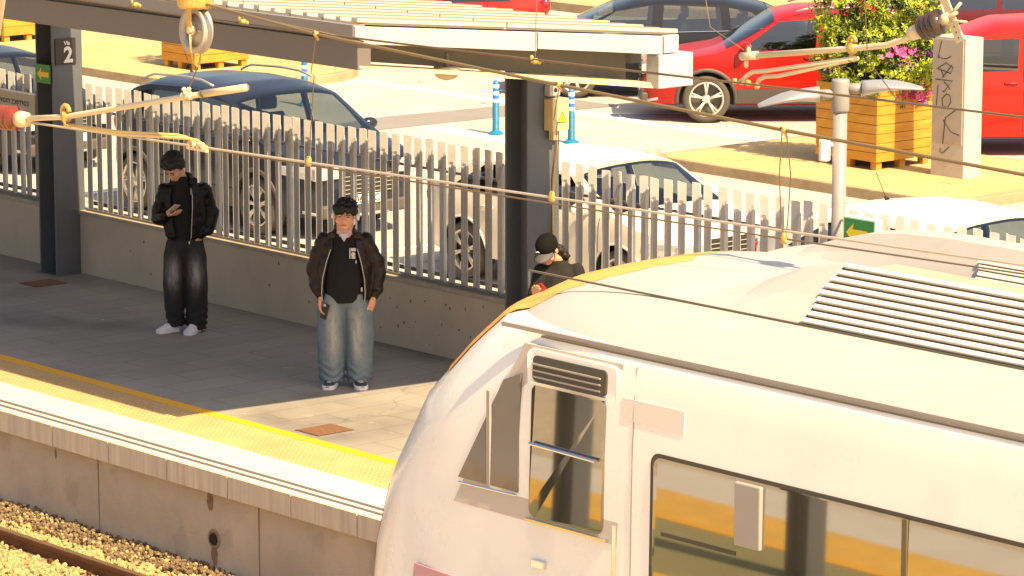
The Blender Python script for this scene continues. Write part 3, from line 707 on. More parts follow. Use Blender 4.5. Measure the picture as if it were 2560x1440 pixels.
leaves('foliage', pl, BL, 34000, 0.038, [M['leaf1'], M['leaf2'], M['leaf3']], 3)
# trailing growth over the rim
TR = [(cx + .5, cy - .1 + .25 * k, 1.15 - .12 * (k % 2), .16, .16, .28) for k in range(4)] + [(cx - .1 + .2 * k, cy - .55, 1.2, .16, .12, .14) for k in range(4)]
leaves('trailing_leaves', pl, TR, 1500, 0.032, [M['leaf2'], M['leaf3']], 8)
g = MB(); random.seed(4)
for k in range(12):
    a = k * 0.9; b = Vector((cx + .1*math.cos(a), cy + .1*math.sin(a), 1.0)); e = Vector((cx + .45*math.cos(a), cy + .45*math.sin(a), 2.1 + .3*math.sin(k)))
    g.tube([b, (b + e)/2 + Vector((.03, .02, .1)), e], [.014, .01, .004], 5)
g.build('stem', mat('twig', (0.09, 0.06, 0.03), 0.9), pl)
flowers('purple_flower', pl, [(cx + .55, cy + .15, 1.25, .14, .28, .2), (cx - .25, cy - .52, 1.42, .16, .08, .10), (cx + .5, cy + .3, 1.5, .16, .18, .14)], 190, 0.034, M['fl_purple'], 1)
flowers('pink_flower', pl, [(cx + .6, cy + .1, 1.1, .10, .25, .15), (cx + .5, cy - .05, 1.62, .14, .2, .10)], 110, 0.036, M['fl_pink'], 2)
flowers('red_flower', pl, [(cx + .15, cy - .3, 2.2, .12, .12, .1), (cx - .45, cy - .45, 1.55, .2, .15, .15), (cx + .5, cy + .3, 2.0, .25, .2, .2)], 30, 0.036, M['fl_red'], 3)
pm = planter(-47.97, 34.03, -47.07, 35.1, 0.9, 'wooden plank planter under the hanging pulley, its plant hidden by the canopy', 6)
pm2 = empty('planter_shrub', (-47.5, 34.55, 1.1), 'green shrub in the middle planter mostly hidden behind the canopy beam', 'shrub')
leaves('foliage', pm2, [(-47.55, 34.55, 1.45, .55, .55, .45), (-47.5, 34.6, 1.85, .4, .4, .35)], 2500, 0.045, [M['leaf1'], M['leaf2'], M['leaf3']], 5)
planter(-53.45, 33.95, -52.4, 35.0, 1.0, 'wooden plank planter at the far top left corner behind the canopy', 6)

# concrete stele with graffiti
st = empty('concrete_pillar', (-31.66, 34.83, 0.13), 'tall pale concrete cabinet pillar with vertical marker graffiti', 'pillar')
g = MB(); g.box((-31.94, 34.65, 0.13), (-31.38, 34.98, 1.92)); g.build('body', M['stele'], st, bevel=0.006)
g = MB(); g.box((-31.91, 34.638, 0.56), (-31.41, 34.649, 1.89)); g.build('door_panel', mat('cabinet_door', (0.40, 0.33, 0.26), 0.7, var=0.05), st, bevel=0.003)
g = MB()
def G(pts):  # u 0..1 across the panel, v in pixels of the photo crop down from the top
    P = [(-31.91 + (u - 1310) / (1515 - 1310) * 0.50, 34.635, 1.86 - (v - 290) * (1.72 / 1010)) for u, v in pts]
    g.tube(P, 0.006, 5)
G([(1365, 285), (1340, 415), (1400, 418), (1432, 395)]); G([(1345, 415), (1352, 400)])
G([(1440, 460), (1375, 560)]); G([(1335, 500), (1400, 448), (1448, 480), (1430, 525), (1345, 500)]); G([(1360, 500), (1385, 558)])
G([(1325, 580), (1445, 578), (1385, 670), (1378, 660)]); G([(1385, 590), (1430, 640)])
G([(1405, 680), (1375, 720), (1380, 775), (1415, 780), (1438, 735), (1430, 690), (1405, 680)])
G([(1345, 620), (1335, 780)]); G([(1480, 785), (1400, 860), (1385, 1060)]); G([(1385, 880), (1440, 960), (1500, 980)])
G([(1430, 1075), (1385, 1130), (1368, 1128), (1368, 1095)])
g.build('graffiti', M['ink'], st)

# ------------------------------------------------------------------ cars
def lerp(tab, x):
    if x <= tab[0][0]: return tab[0][1]
    for (a, b), (c, d) in zip(tab, tab[1:]):
        if x <= c: return b + (d - b) * (x - a) / (c - a)
    return tab[-1][1]
def sm(tab, x, h=0.06):
    return (lerp(tab, x - h) + lerp(tab, x + h) + 2 * lerp(tab, x)) / 4
def rbox(mb, c, size, rot=None):
    mb.box((-size[0]/2, -size[1]/2, -size[2]/2), (size[0]/2, size[1]/2, size[2]/2), mtx=Matrix.Translation(c) @ (rot.to_4x4() if rot else Matrix.Identity(4)))

def make_wheel(car, x, y, r, sg, nsp=5):
    """sg = +1: outer face towards +y. centre at wheel axle"""
    w_ = bpy.data.objects.new('wheel', None)
    g = MB(); yo = y
    def yy(v): return yo + sg * v
    prof = [(r * .70, -.11), (r * .93, -.11), (r * .985, -.09), (r, -.05), (r, .05), (r * .985, .09), (r * .93, .112), (r * .76, .118), (r * .70, .10)]
    rings = [[(x + p[0] * math.cos(t), yy(p[1]), r + p[0] * math.sin(t)) for t in [2*math.pi*k/36 for k in range(36)]] for p in prof]
    g.loft(rings, cap=False); w = g.build('wheel', M['tyre'], car, smooth=True)
    g = MB(); g.lathe([(.001, yy(.02)), (r * .69, yy(.02)), (r * .69, yy(-.09))], (x, 0, r), 'Y', 30); g.build('brake_disc', M['rimin'], w)
    g = MB()
    rings = [[(x + p[0] * math.cos(t), yy(p[1]), r + p[0] * math.sin(t)) for t in [2*math.pi*k/36 for k in range(36)]] for p in [(r*.72, .09), (r*.735, .115), (r*.70, .12), (r*.655, .10), (r*.65, .04)]]
    g.loft(rings, cap=False)
    g.lathe([(.001, yy(.105)), (.05, yy(.10)), (.065, yy(.08)), (.065, yy(.03))], (x, 0, r), 'Y', 14)
    for k in range(nsp):
        a = 2 * math.pi * k / nsp + 0.3
        for da in (-.10, .10):
            p0 = Vector((x + .05 * math.cos(a), yy(.085), r + .05 * math.sin(a))); p1 = Vector((x + r * .68 * math.cos(a + da), yy(.095), r + r * .68 * math.sin(a + da)))
            g.tube([p0, (p0 + p1) / 2 + Vector((0, sg * .01, 0)), p1], [.018, .014, .018], 6)
    g.build('rim', M['rim'], w, smooth=True)
    return w

def car(name, loc, rz, label, paintm, top, L, W, wheels, rw, zb=0.24, glass_h=None, belt=0.95, wins=(), ws=None, rear=None, group=None, cladding=False, rails=False,
        tumble=0.16, plate=None, plate_r=None, lampf=None, lampr=None, mirror=None, handles=(), seams=(), chrome=False, antenna=None, grille=True, nsp=5, cat='car', taper=1.0):
    """local frame: +x forward, z up. top = roof/bonnet profile [(x, z)] from the rear to the front."""
    t = empty(name, loc, label, cat, rz, group, local=True)
    hx = L / 2
    ztop_belt = belt
    roofz = max(z for _, z in top)
    def Wp(x):  # plan half width
        u = abs(x) / hx; return W / 2 * (1 - 0.30 * taper * max(0, (u - .62) / .38) ** 2.4)
    def Wz(x, z):
        base = Wp(x)
        if z < 0.6: f = 1 - 0.07 * ((0.6 - z) / 0.4) ** 1.6
        elif z < belt: f = 1 - 0.015 * (z - .6) / (belt - .6) - 0.03 * ((z - .6) / (belt - .6)) ** 6
        else: f = 0.955 - tumble * ((z - belt) / (roofz - belt)) ** 1.25 * (1.45 - belt + .5) / 1.0
        return base * f
    NX = 90; xs = [-hx + 2 * hx * (0.5 - 0.5 * math.cos(math.pi * (i / NX) ** 1)) * 1.0 for i in range(NX + 1)]
    xs = [-hx + 2 * hx * i / NX for i in range(NX + 1)]
    def endf(x):  # bumper rounding: 0 at the very ends
        d = hx - abs(x); return max(0.0, min(1.0, d / 0.16)) ** 0.5
    rings = []
    def zt(x): return sm(top, x)
    for x in xs:
        e = endf(x); z1 = zt(x); zlo = zb + (1 - e) * 0.16; z1e = z1 - (1 - e) * 0.10
        crown = 0.045 + 0.05 * max(0, min(1, (z1 - belt) / .3))
        half = []
        half.append((0.0, zlo)); half.append((Wz(x, zlo) * e * .85, zlo)); 
        ns = 12; zs = z1e - crown
        for k in range(ns + 1):
            z = zlo + .03 + (zs - zlo - .03) * k / ns
            bul = 1.0
            half.append((Wz(x, z) * (0.82 + 0.18 * e), z))
        wt = Wz(x, zs) * (0.82 + 0.18 * e)
        for k in range(1, 9):
            v = math.cos(math.pi / 2 * k / 8) ; v = 1 - (k / 8) ** 1.3 if False else v
            half.append((wt * v, zs + crown * (1 - v ** 3.2)))
        ring = [Vector((x, -y, z)) for y, z in half] + [Vector((x, y, z)) for y, z in reversed(half[1:-1])]
        rings.append(ring)
    g = MB(); g.loft(rings)
    body = g.build('body', paintm, t, smooth=True)
    # hollow cabin, window openings and wheel arches cut out of the closed shell
    def boolean(c, m_):
        cut = c.build('cut', m_, None); cut.parent = t
        bpy.context.view_layer.update()
        md = body.modifiers.new('b', 'BOOLEAN'); md.object = cut; md.operation = 'DIFFERENCE'; md.solver = 'EXACT'
        try: md.material_mode = 'TRANSFER'
        except Exception: pass
        bake(body); bpy.data.objects.remove(cut)
    if wins and ws:
        xa = min(w_[0][0][0] for w_ in wins) - .12; xb_ = ws[1] + .02
        c = MB(); rg = []
        for k in range(31):
            x = xa + (xb_ - xa) * k / 30; z1 = max(zt(x) - .035, .62); half = []; zs = max(z1 - .08, .60)
            for j in range(9): z = .5 + (zs - .5) * j / 8; half.append((Wz(x, z) - .045, z))
            wt = half[-1][0]
            for j in range(1, 6): v = math.cos(math.pi / 2 * j / 6); half.append((wt * v, zs + (z1 - zs) * (1 - v ** 3)))
            rg.append([Vector((x, -y, z)) for y, z in half] + [Vector((x, y, z)) for y, z in reversed(half)])
        c.loft(rg); boolean(c, M['interior'])
        for wb, wt_ in wins:
            c = MB(); P = []
            for k in range(9): x = wb[0][0] + (wb[-1][0] - wb[0][0]) * k / 8; P.append((x, -2, lerp(wb, x)))
            for k in range(9): x = wt_[-1][0] + (wt_[0][0] - wt_[-1][0]) * k / 8; P.append((x, -2, lerp(wt_, x)))
            c.poly(P, (0, 4, 0)); boolean(c, M['interior'])
        for rng_, vm in ((ws, .91), (rear, .88)):
            if not rng_: continue
            c = MB(); rows = []; e_ = .03
            for i in range(13):
                x = rng_[0] + e_ + (rng_[1] - rng_[0] - 2 * e_) * i / 12; z1 = zt(x); cr = 0.045 + 0.05 * max(0, min(1, (z1 - belt) / .3)); wt = Wz(x, z1 - cr)
                dz = (zt(x + .02) - zt(x - .02)) / .04; nn = Vector((-dz, 0, 1)).normalized()
                row = [Vector((x, wt * v, z1 - cr * abs(v) ** 3.2)) for v in [-vm + 2 * vm * k / 12 for k in range(13)]]
                rows.append([p + nn * .06 for p in row] + [p - nn * .13 for p in reversed(row)])
            c.loft(rows); boolean(c, M['interior'])
    c = MB()
    for wx in wheels:
        for sg in (-1, 1):
            c.lathe([(rw + .055, sg * (W/2 + .1)), (rw + .055, sg * (W/2 - .28))], (wx, 0, rw), 'Y', 40)
    boolean(c, M['plastic'])
    if ws:
        for sx in (.05, -.85):
            for sg in (-1, 1):
                g = MB(); y = sg * W * .2
                g.box((sx - .25, y - .22, .5), (sx + .25, y + .22, .68))
                g.poly([(sx - .22, y - .21, .6), (sx - .12, y - .21, .66), (sx - .28, y - .21, belt + .17), (sx - .38, y - .21, belt + .15)], (0, .42, 0))
                g.box((sx - .38, y - .11, belt + .2), (sx - .29, y + .11, belt + .36)); g.build('seat', M['seat'], t, bevel=.03)
        g = MB(); g.box((ws[1] - .55, -W * .40, .6), (ws[1] - .06, W * .40, belt - .04)); g.build('dashboard', M['interior'], t, bevel=.05)
        g = MB(); sc_ = Vector((ws[1] - .68, W * .2, belt - .03)); g.tube([sc_ + Vector((.06 * math.sin(a), .18 * math.cos(a), .17 * math.sin(a))) for a in [i * math.pi / 10 for i in range(21)]], .015, 6); g.build('steering_wheel', M['interior'], t, smooth=True)
    for p in body.data.polygons: p.use_smooth = True
    try:
        body.data.set_sharp_from_angle(angle=R(38))
    except Exception: pass
    def side(pts_b, pts_t, nm, m, off=0.006, parent=None, sides=(-1, 1), n=12, mv=4):
        """panel between a lower and an upper line given as (x,z) tables"""
        for sg in sides:
            g = MB(); x0, x1 = pts_b[0][0], pts_b[-1][0]; grid = []
            for i in range(n + 1):
                u = i / n; xb = x0 + (x1 - x0) * u; xt = pts_t[0][0] + (pts_t[-1][0] - pts_t[0][0]) * u
                zb_ = lerp(pts_b, xb); zt_ = lerp(pts_t, xt)
                grid.append([Vector((xb + (xt - xb) * k / mv, sg * (Wz(xb + (xt - xb) * k / mv, zb_ + (zt_ - zb_) * k / mv) + off), zb_ + (zt_ - zb_) * k / mv)) for k in range(mv + 1)])
            vs = [p for r_ in grid for p in r_]
            g.add(vs, [(i*(mv+1)+k, (i+1)*(mv+1)+k, (i+1)*(mv+1)+k+1, i*(mv+1)+k+1) for i in range(n) for k in range(mv)])
            g.build(nm, m, parent or t, smooth=True, fix=False)
    for wpts in wins: side(wpts[0], wpts[1], 'side_window', M['carglass'])
    def topsurf(x0, x1, vmax0, vmax1, nm, m, off=0.006, n=14):
        g = MB(); rows = []
        for i in range(n + 1):
            x = x0 + (x1 - x0) * i / n; z1 = zt(x); crown = 0.045 + 0.05 * max(0, min(1, (z1 - belt) / .3)); wt = Wz(x, z1 - crown)
            vm = vmax0 + (vmax1 - vmax0) * i / n
            dz = (zt(x + .02) - zt(x - .02)) / .04; nn = Vector((-dz, 0, 1)).normalized() * off
            rows.append([Vector((x, wt * v, z1 - crown * abs(v) ** 3.2)) + nn for v in [-vm + 2 * vm * k / 14 for k in range(15)]])
        g.add([p for r_ in rows for p in r_], [(i*15+k, (i+1)*15+k, (i+1)*15+k+1, i*15+k+1) for i in range(n) for k in range(14)])
        return g.build(nm, m, t, smooth=True, fix=False)
    if ws: topsurf(ws[0], ws[1], .93, .93, 'windscreen', M['carglass2'])
    if rear: topsurf(rear[0], rear[1], .9, .9, 'rear_window', M['carglass'])
    for wx in wheels:
        for sg in (-1, 1):
            make_wheel(t, wx, sg * (W/2 - .125), rw, sg, nsp)
            g = MB(); pts = []
            R0 = rw + .052
            ring_o = []
            rr = [(R0, -.02), (R0, .014), (R0 + .05 * (1 if cladding else .45), .012), (R0 + .055 * (1 if cladding else .45), -.02)]
            rings2 = []
            for k in range(25):
                a = R(-12 + 204 * k / 24)
                rings2.append([Vector((wx + q * math.cos(a), 0, rw + q * math.sin(a))) for q, _ in rr])
                for v, (q, o_) in zip(rings2[-1], rr): v.y = sg * (Wz(v.x, max(.3, v.z)) + o_)
            g.loft(rings2); g.build('wheel_arch', M['plastic'] if cladding else paintm, t, smooth=True)
            # dark liner
    if cladding:
        x0, x1 = wheels[0] + rw + .1, wheels[1] - rw - .1
        side([(x0, zb + .05), (x1, zb + .05)], [(x0, .50), (x1, .50)], 'sill_cladding', M['plastic'], off=.012)
    for hxp, hz in handles:
        for sg in (-1, 1):
            g = MB(); y = sg * (Wz(hxp, hz) + .018); g.tube([(hxp - .09, y - sg*.02, hz), (hxp - .07, y, hz + .004), (hxp + .07, y, hz + .004), (hxp + .09, y - sg*.02, hz)], .012, 8)
            g.build('door_handle', M['chrome'] if chrome else paintm, t, smooth=True)
    for sx, z0, z1 in seams:
        for sg in (-1, 1):
            g = MB(); P = [Vector((sx, sg * (Wz(sx, z0 + (z1 - z0) * k / 8) + .0005), z0 + (z1 - z0) * k / 8)) for k in range(9)]
            g.tube(P, .004, 4); g.build('door_seam', M['dark'], t)
    if chrome:
        for wpts in wins:
            pass
        xb0 = min(w_[0][0][0] for w_ in wins); xb1 = max(w_[0][-1][0] for w_ in wins)
        for sg in (-1, 1):
            g = MB(); P = [Vector((xb0 + (xb1 - xb0) * k / 16, sg * (Wz(xb0, belt) + 0), 0)) for k in range(17)]
            for p in P: z_ = lerp(sum([list(w_[0]) for w_ in wins], []), p.x); p.z = z_ - .012; p.y = sg * (Wz(p.x, p.z) + .006)
            g.tube(P, .009, 6); g.build('window_trim', M['chrome'], t, smooth=True)
    if mirror:
        mx, mz = mirror
        for sg in (-1, 1):
            g = MB(); y = sg * (Wz(mx, mz) + .12); g.ball((mx, y, mz + .05), (.075, .115, .075), 8); g.tube([(mx, sg * Wz(mx, mz), mz), (mx, y, mz + .02)], .025, 6)
            g.build('mirror', paintm, t, smooth=True)
    if rails:
        for sg in (-1, 1):
            g = MB(); x0, x1 = rails
            P = []
            for k in range(13):
                x = x0 + (x1 - x0) * k / 12; z = zt(x) - .012 + .04 * min(1, 6 * min(k, 12 - k) / 12); P.append((x, sg * (Wz(x, zt(x) - .09) - .035), z))
            g.tube(P, .016, 8); g.build('roof_rail', M['silver'], t, smooth=True)
    fx = hx
    if lampf:
        for sg in (-1, 1):
            g = MB(); rings3 = []
            for k in range(8):
                a = k / 7; x = lampf[0] + (hx - .03 - lampf[0]) * a; zc_ = lampf[1] - .03 * a; hh = .05 + .035 * a
                yv = Wz(x, zc_) * (0.82 + 0.18 * endf(x)) + .006
                rings3.append([Vector((x, sg * (yv + .004), zc_ - hh)), Vector((x, sg * (yv + .008), zc_)), Vector((x, sg * (yv - .002), zc_ + hh)), Vector((x - .02, sg * (yv - .05), zc_ + hh)), Vector((x - .02, sg * (yv - .05), zc_ - hh))])
            g.loft(rings3)
            g.box((hx - .06, sg * W * .22 if sg > 0 else -W * .42, lampf[1] - .10), (hx + .008, W * .42 if sg > 0 else -W * .22, lampf[1] + .04))
            g.build('headlight', M['lamp'], t, bevel=.01)
    if grille:
        g = MB(); g.box((hx - .05, -W * .2, .50), (hx + .012, W * .2, .78))
        gr = g.build('grille', M['dark'], t, bevel=.02)
        g = MB()
        for k in range(5): g.box((hx + .006, -W * .19, .53 + .05 * k), (hx + .02, W * .19, .54 + .05 * k))
        g.build('grille_bar', M['chrome'], gr)
        g = MB(); g.box((hx - .1, -W * .36, .26), (hx + .015, W * .36, .42)); g.build('lower_intake', M['plastic'], t, bevel=.03)
        g = MB(); g.tube([(hx - .22, -W * .43, .34), (hx - .04, -W * .32, .29), (hx + .03, 0, .27), (hx - .04, W * .32, .29), (hx - .22, W * .43, .34)], .02, 8); g.build('bumper_trim', M['silver'], t, smooth=True)
    if lampr:
        for sg in (-1, 1):
            g = MB(); g.ball((-hx + .10, sg * (Wz(-hx + .12, lampr) * .90), lampr), (.10, .075, .13), 8); g.build('tail_light', M['tail'], t, smooth=True)
    if plate is not None:
        g = MB(); g.box((hx + .005, -.26, .40), (hx + .022, .26, .51)); pp = g.build('number_plate', M['white'], t, bevel=.003)
        g = MB(); text_mesh(g, plate, 0.125, (hx + .024, 0, .452), (0, 1, 0), (0, 0, 1), 0.0, bold=.002); g.build('plate_lettering', M['ink'], pp, fix=False)
    if antenna:
        ax = antenna; z = zt(ax)
        g = MB(); g.tube([(ax, 0, z), (ax - .03, 0, z + .03)], [.03, .012], 8); g.tube([(ax - .02, 0, z + .02), (ax - .16, 0, z + .26)], .004, 6); g.build('antenna', M['dark'], t)
    return t

H0 = 0.0
FW = math.atan2(-.757, -.653)     # heading of the diagonal bay cars
grpF = 'cars parked along the station fence'; grpB = 'cars parked in the diagonal bays'
# estate/SUV behind the fence, facing right. front axle at x=-34.6
suv_top = [(-2.1, .80), (-2.07, 1.05), (-1.85, 1.32), (-1.5, 1.57), (-1.2, 1.65), (-.5, 1.68), (0.1, 1.66), (.50, 1.58), (1.22, 1.14), (1.36, 1.08), (1.85, .98), (2.04, .86), (2.1, .70)]
car('parked_car', (-35.58, 26.66, 0), 0, 'dark blue estate car with roof rails and silver sills behind the fence', M['navy'], suv_top, 4.2, 1.84, (-1.34, 1.14), .345,
    belt=1.04, wins=[([(-1.65, 1.18), (-1.15, 1.10)], [(-1.42, 1.44), (-1.1, 1.50)]), ([(-1.08, 1.10), (-.12, 1.07)], [(-1.03, 1.50), (-.18, 1.53)]), ([(-.04, 1.07), (1.05, 1.05)], [(-.1, 1.53), (.50, 1.48)])],
    ws=(.50, 1.24), rear=(-2.0, -1.5), group=grpF, cladding=True, rails=(-1.35, .1), plate='06 G CJ', lampf=(1.55, .82), lampr=1.0, mirror=(.9, 1.08), handles=((-.75, .94), (.2, .94)), seams=((-.08, .5, 1.02), (1.05, .5, 1.02)), nsp=7, antenna=-1.35)
# pale hatchback facing right. rear axle x=-30.7
h_top = [(-2.05, .70), (-2.0, .98), (-1.75, 1.08), (-1.25, 1.36), (-.6, 1.46), (-.1, 1.47), (.48, 1.42), (1.2, 1.02), (1.33, .97), (1.8, .86), (2.0, .74), (2.05, .62)]
car('parked_car', (-29.4, 26.58, 0), 0, 'pearl white saloon car behind the fence on both sides of the steel column', M['pearl'], h_top, 4.2, 1.76, (-1.2, 1.3), .315,
    belt=.94, wins=[([(-1.45, 1.0), (-.32, .97)], [(-.95, 1.28), (-.36, 1.33)]), ([(-.24, .97), (.92, .94)], [(-.3, 1.33), (.44, 1.30)])],
    ws=(.50, 1.22), rear=(-1.7, -1.3), group=grpF, lampf=(1.65, .70), lampr=.82, mirror=(.8, .96), handles=((-.8, .84), (.15, .84)), seams=((-.28, .35, .95), (1.0, .4, .93)), plate='', nsp=6)
car('parked_car', (-24.05, 26.45, 0), 0, 'white car with a roof aerial, mostly hidden behind the moving train', M['whitecar'], [(a * 1.03, b * 1.03) for a, b in h_top], 4.35, 1.78, (-1.25, 1.32), .315,
    belt=.96, wins=[([(-1.45, 1.03), (-.32, 1.0)], [(-.95, 1.31), (-.36, 1.36)]), ([(-.24, 1.0), (.92, .97)], [(-.3, 1.36), (.46, 1.33)])],
    ws=(.52, 1.25), rear=(-1.7, -1.3), group=grpF, lampf=(1.7, .72), lampr=.84, mirror=(.8, .98), handles=((-.8, .86),), plate='', antenna=-.9)
car('parked_car', (-42.15, 26.9, 0), 0, 'dark car at the left edge, its bonnet and number plate seen through the fence', M['black_car'], h_top, 4.3, 1.78, (-1.25, 1.32), .32,
    belt=.94, wins=[([(-1.45, 1.0), (-.32, .97)], [(-.95, 1.28), (-.36, 1.33)]), ([(-.24, .97), (.92, .94)], [(-.3, 1.33), (.44, 1.30)])],
    ws=(.50, 1.22), rear=(-1.7, -1.3), group=grpF, lampf=(1.7, .70), lampr=.82, mirror=(.8, .96), handles=((-.8, .84),), plate='4 70', antenna=-.9)

def bay(wx, wy, axle, W, off=0.0):
    """root location so that the near front tyre stands at (wx, wy)"""
    f = Vector((-.653, -.757, 0)); l = Vector((.757, -.653, 0))
    return Vector((wx, wy, 0)) - f * axle - l * (W/2 - .03)
red_top = [(-2.3, .85), (-2.25, 1.1), (-2.0, 1.32), (-1.5, 1.52), (-.8, 1.62), (0.0, 1.62), (.35, 1.56), (1.05, 1.14), (1.25, 1.05), (1.9, .95), (2.2, .80), (2.28, .66)]
car('parked_car', bay(-38.07, 36.55, 1.38, 1.86), FW, 'glossy red crossover car with alloy wheel and dark sill in front of the planter', M['red'], red_top, 4.6, 1.86, (-1.35, 1.38), .345,
    belt=1.03, wins=[([(-1.85, 1.14), (-1.2, 1.08)], [(-1.5, 1.36), (-1.15, 1.44)]), ([(-1.12, 1.08), (-.28, 1.06)], [(-1.07, 1.45), (-.32, 1.49)]), ([(-.18, 1.06), (.92, 1.04)], [(-.22, 1.49), (.34, 1.45)])],
    ws=(.40, 1.10), rear=(-2.1, -1.6), group=grpB, cladding=True, rails=(-1.5, .1), plate='', lampf=(1.7, .80), lampr=1.0, mirror=(.82, 1.06), handles=((-.1, .94), (-.98, .94)), seams=((-.23, .5, 1.02), (.98, .5, 1.02)), nsp=5, chrome=False)
sed_top = [(-2.25, .75), (-2.2, 1.0), (-1.9, 1.06), (-1.35, 1.32), (-.7, 1.43), (0, 1.45), (.35, 1.41), (1.12, 1.03), (1.3, .97), (1.9, .86), (2.2, .72), (2.25, .6)]
mpv_top = [(-2.25, .80), (-2.2, 1.05), (-1.95, 1.15), (-1.5, 1.36), (-.8, 1.50), (0, 1.52), (.5, 1.48), (.85, 1.36), (1.5, 1.06), (1.65, 1.0), (2.0, .90), (2.2, .76), (2.25, .6)]
car('parked_car', bay(-41.4, 37.0, 1.4, 1.80), FW, 'dark charcoal saloon car with chrome window trim behind the canopy end', M['black_car'], mpv_top, 4.5, 1.80, (-1.3, 1.4), .33,
    belt=.98, wins=[([(-1.55, 1.08), (-.95, 1.03)], [(-1.25, 1.30), (-.92, 1.36)]), ([(-.82, 1.03), (.10, 1.01)], [(-.78, 1.37), (.06, 1.40)]), ([(.26, 1.01), (1.32, .99)], [(.22, 1.40), (.78, 1.31)])],
    ws=(.80, 1.50), rear=(-2.0, -1.5), group=grpB, lampf=(1.8, .74), lampr=.88, mirror=(1.15, 1.01), handles=((.05, .90), (-.75, .90)), seams=((.18, .4, .99), (1.3, .4, .98)), chrome=True, plate='', nsp=6)
van_top = [(-2.1, 1.2), (-2.08, 1.6), (-1.9, 1.78), (-.5, 1.84), (.3, 1.80), (.75, 1.64), (1.25, 1.20), (1.4, 1.12), (1.9, 1.0), (2.1, .80), (2.15, .66)]
car('parked_van', bay(-36.0, 36.9, 1.35, 1.84) + Vector((2.30, -.55, 0)), FW, 'bright red small van with side rubbing strip parked at the right edge', M['red2'], van_top, 4.3, 1.84, (-1.35, 1.35), .33,
    belt=1.12, tumble=.10, wins=[([(.06, 1.17), (1.1, 1.14)], [(.04, 1.60), (.62, 1.58)]), ([(-1.1, 1.19), (-.1, 1.18)], [(-1.1, 1.60), (-.14, 1.62)])],
    ws=(.74, 1.29), rear=None, group=grpB, lampf=(1.7, .85), lampr=1.0, mirror=(.95, 1.15), handles=((.15, 1.0), (-.25, 1.0)), seams=((-.02, .35, 1.75), (1.1, .4, 1.1)), plate='', cat='van')
car('parked_car', (-47.13, 38.75, 0), FW, 'orange red hatchback seen from the rear quarter at the top edge behind the roof', M['red2'], h_top, 4.2, 1.78, (-1.2, 1.3), .315,
    belt=.96, wins=[([(-1.45, 1.0), (-.32, .97)], [(-.95, 1.28), (-.36, 1.33)])], ws=(.50, 1.22), rear=(-1.7, -1.3), group='cars in the far row', lampf=(1.65, .72), lampr=.90, plate='')
car('parked_car', (-40.4, 45.0, 0), FW, 'dark maroon car behind the flowering planter at the top right', M['maroon'], sed_top, 4.5, 1.80, (-1.3, 1.4), .33,
    belt=.95, wins=[([(-1.5, 1.03), (-.2, .97)], [(-1.1, 1.26), (-.2, 1.33)]), ([(-.1, .97), (1.0, .94)], [(-.14, 1.33), (.36, 1.30)])], ws=(.40, 1.12), rear=(-1.9, -1.4), group='cars in the far row', lampf=(1.7, .72), lampr=.85, mirror=(.85, .97), plate='')
sh = empty('far_shrub', (-52.5, 48.0, 0), 'low bright green shrub beyond the far kerb at the top edge', 'shrub')
leaves('foliage', sh, [(-52.6, 48.2, .5, .6, .6, .5), (-52.0, 48.6, .6, .5, .5, .5)], 2200, 0.06, [M['leaf1'], M['leaf2'], M['leaf3']], 9)

# ------------------------------------------------------------------ tracks
rl = empty('railway_rail', (-26, 17.35, -0.8), 'brown rusty rail running along the gravel beside the platform', 'rail', group='rails of the track beside the platform')
def rail(parent, y, z=-0.8):
    sec = [(-.036, 0), (.036, 0), (.036, -.035), (.009, -.05), (.009, -.13), (.07, -.15), (.07, -.165), (-.07, -.165), (-.07, -.15), (-.009, -.13), (-.009, -.05), (-.036, -.035)]
    g = MB(); g.loft([[Vector((xx, y + a, z + b)) for a, b in sec] for xx in (-70, 20)]); r_ = g.build('rail_bar', M['rail'], parent)
    g = MB(); g.box((-70, y - .03, z + .0005), (20, y + .03, z + .003)); g.build('running_face', M['railtop'], parent)
    return r_
rail(rl, 17.35)
g = MB()
for k in range(-6, 10):
    xx = -27.3 + k * .6
    for sg in (-1, 1):
        g.tube([(xx - .05, 17.35 + sg * .06, -.935), (xx - .03, 17.35 + sg * .10, -.90), (xx + .03, 17.35 + sg * .10, -.90), (xx + .05, 17.35 + sg * .06, -.935)], .014, 6)
        g.lathe([(.02, -.95), (.02, -.88)], (xx, 17.35 + sg * .10, 0), 'Z', 6)
g.build('rail_clip', M['rail'], rl)
r2 = empty('railway_rail', (-26, 15.68, -0.8), 'brown rusty rail on the far side of the track, under the train', 'rail', group='rails of the track beside the platform'); rail(r2, 15.68)
g = MB(); rnd = random.Random(2)
ico = [(0,0,1),(.894,0,.447),(.276,.851,.447),(-.724,.526,.447),(-.724,-.526,.447),(.276,-.851,.447),(.724,.526,-.447),(-.276,.851,-.447),(-.894,0,-.447),(-.276,-.851,-.447),(.724,-.526,-.447),(0,0,-1)]
icf = [(0,1,2),(0,2,3),(0,3,4),(0,4,5),(0,5,1),(1,6,2),(2,7,3),(3,8,4),(4,9,5),(5,10,1),(6,7,2),(7,8,3),(8,9,4),(9,10,5),(10,6,1),(11,7,6),(11,8,7),(11,9,8),(11,10,9),(11,6,10)]
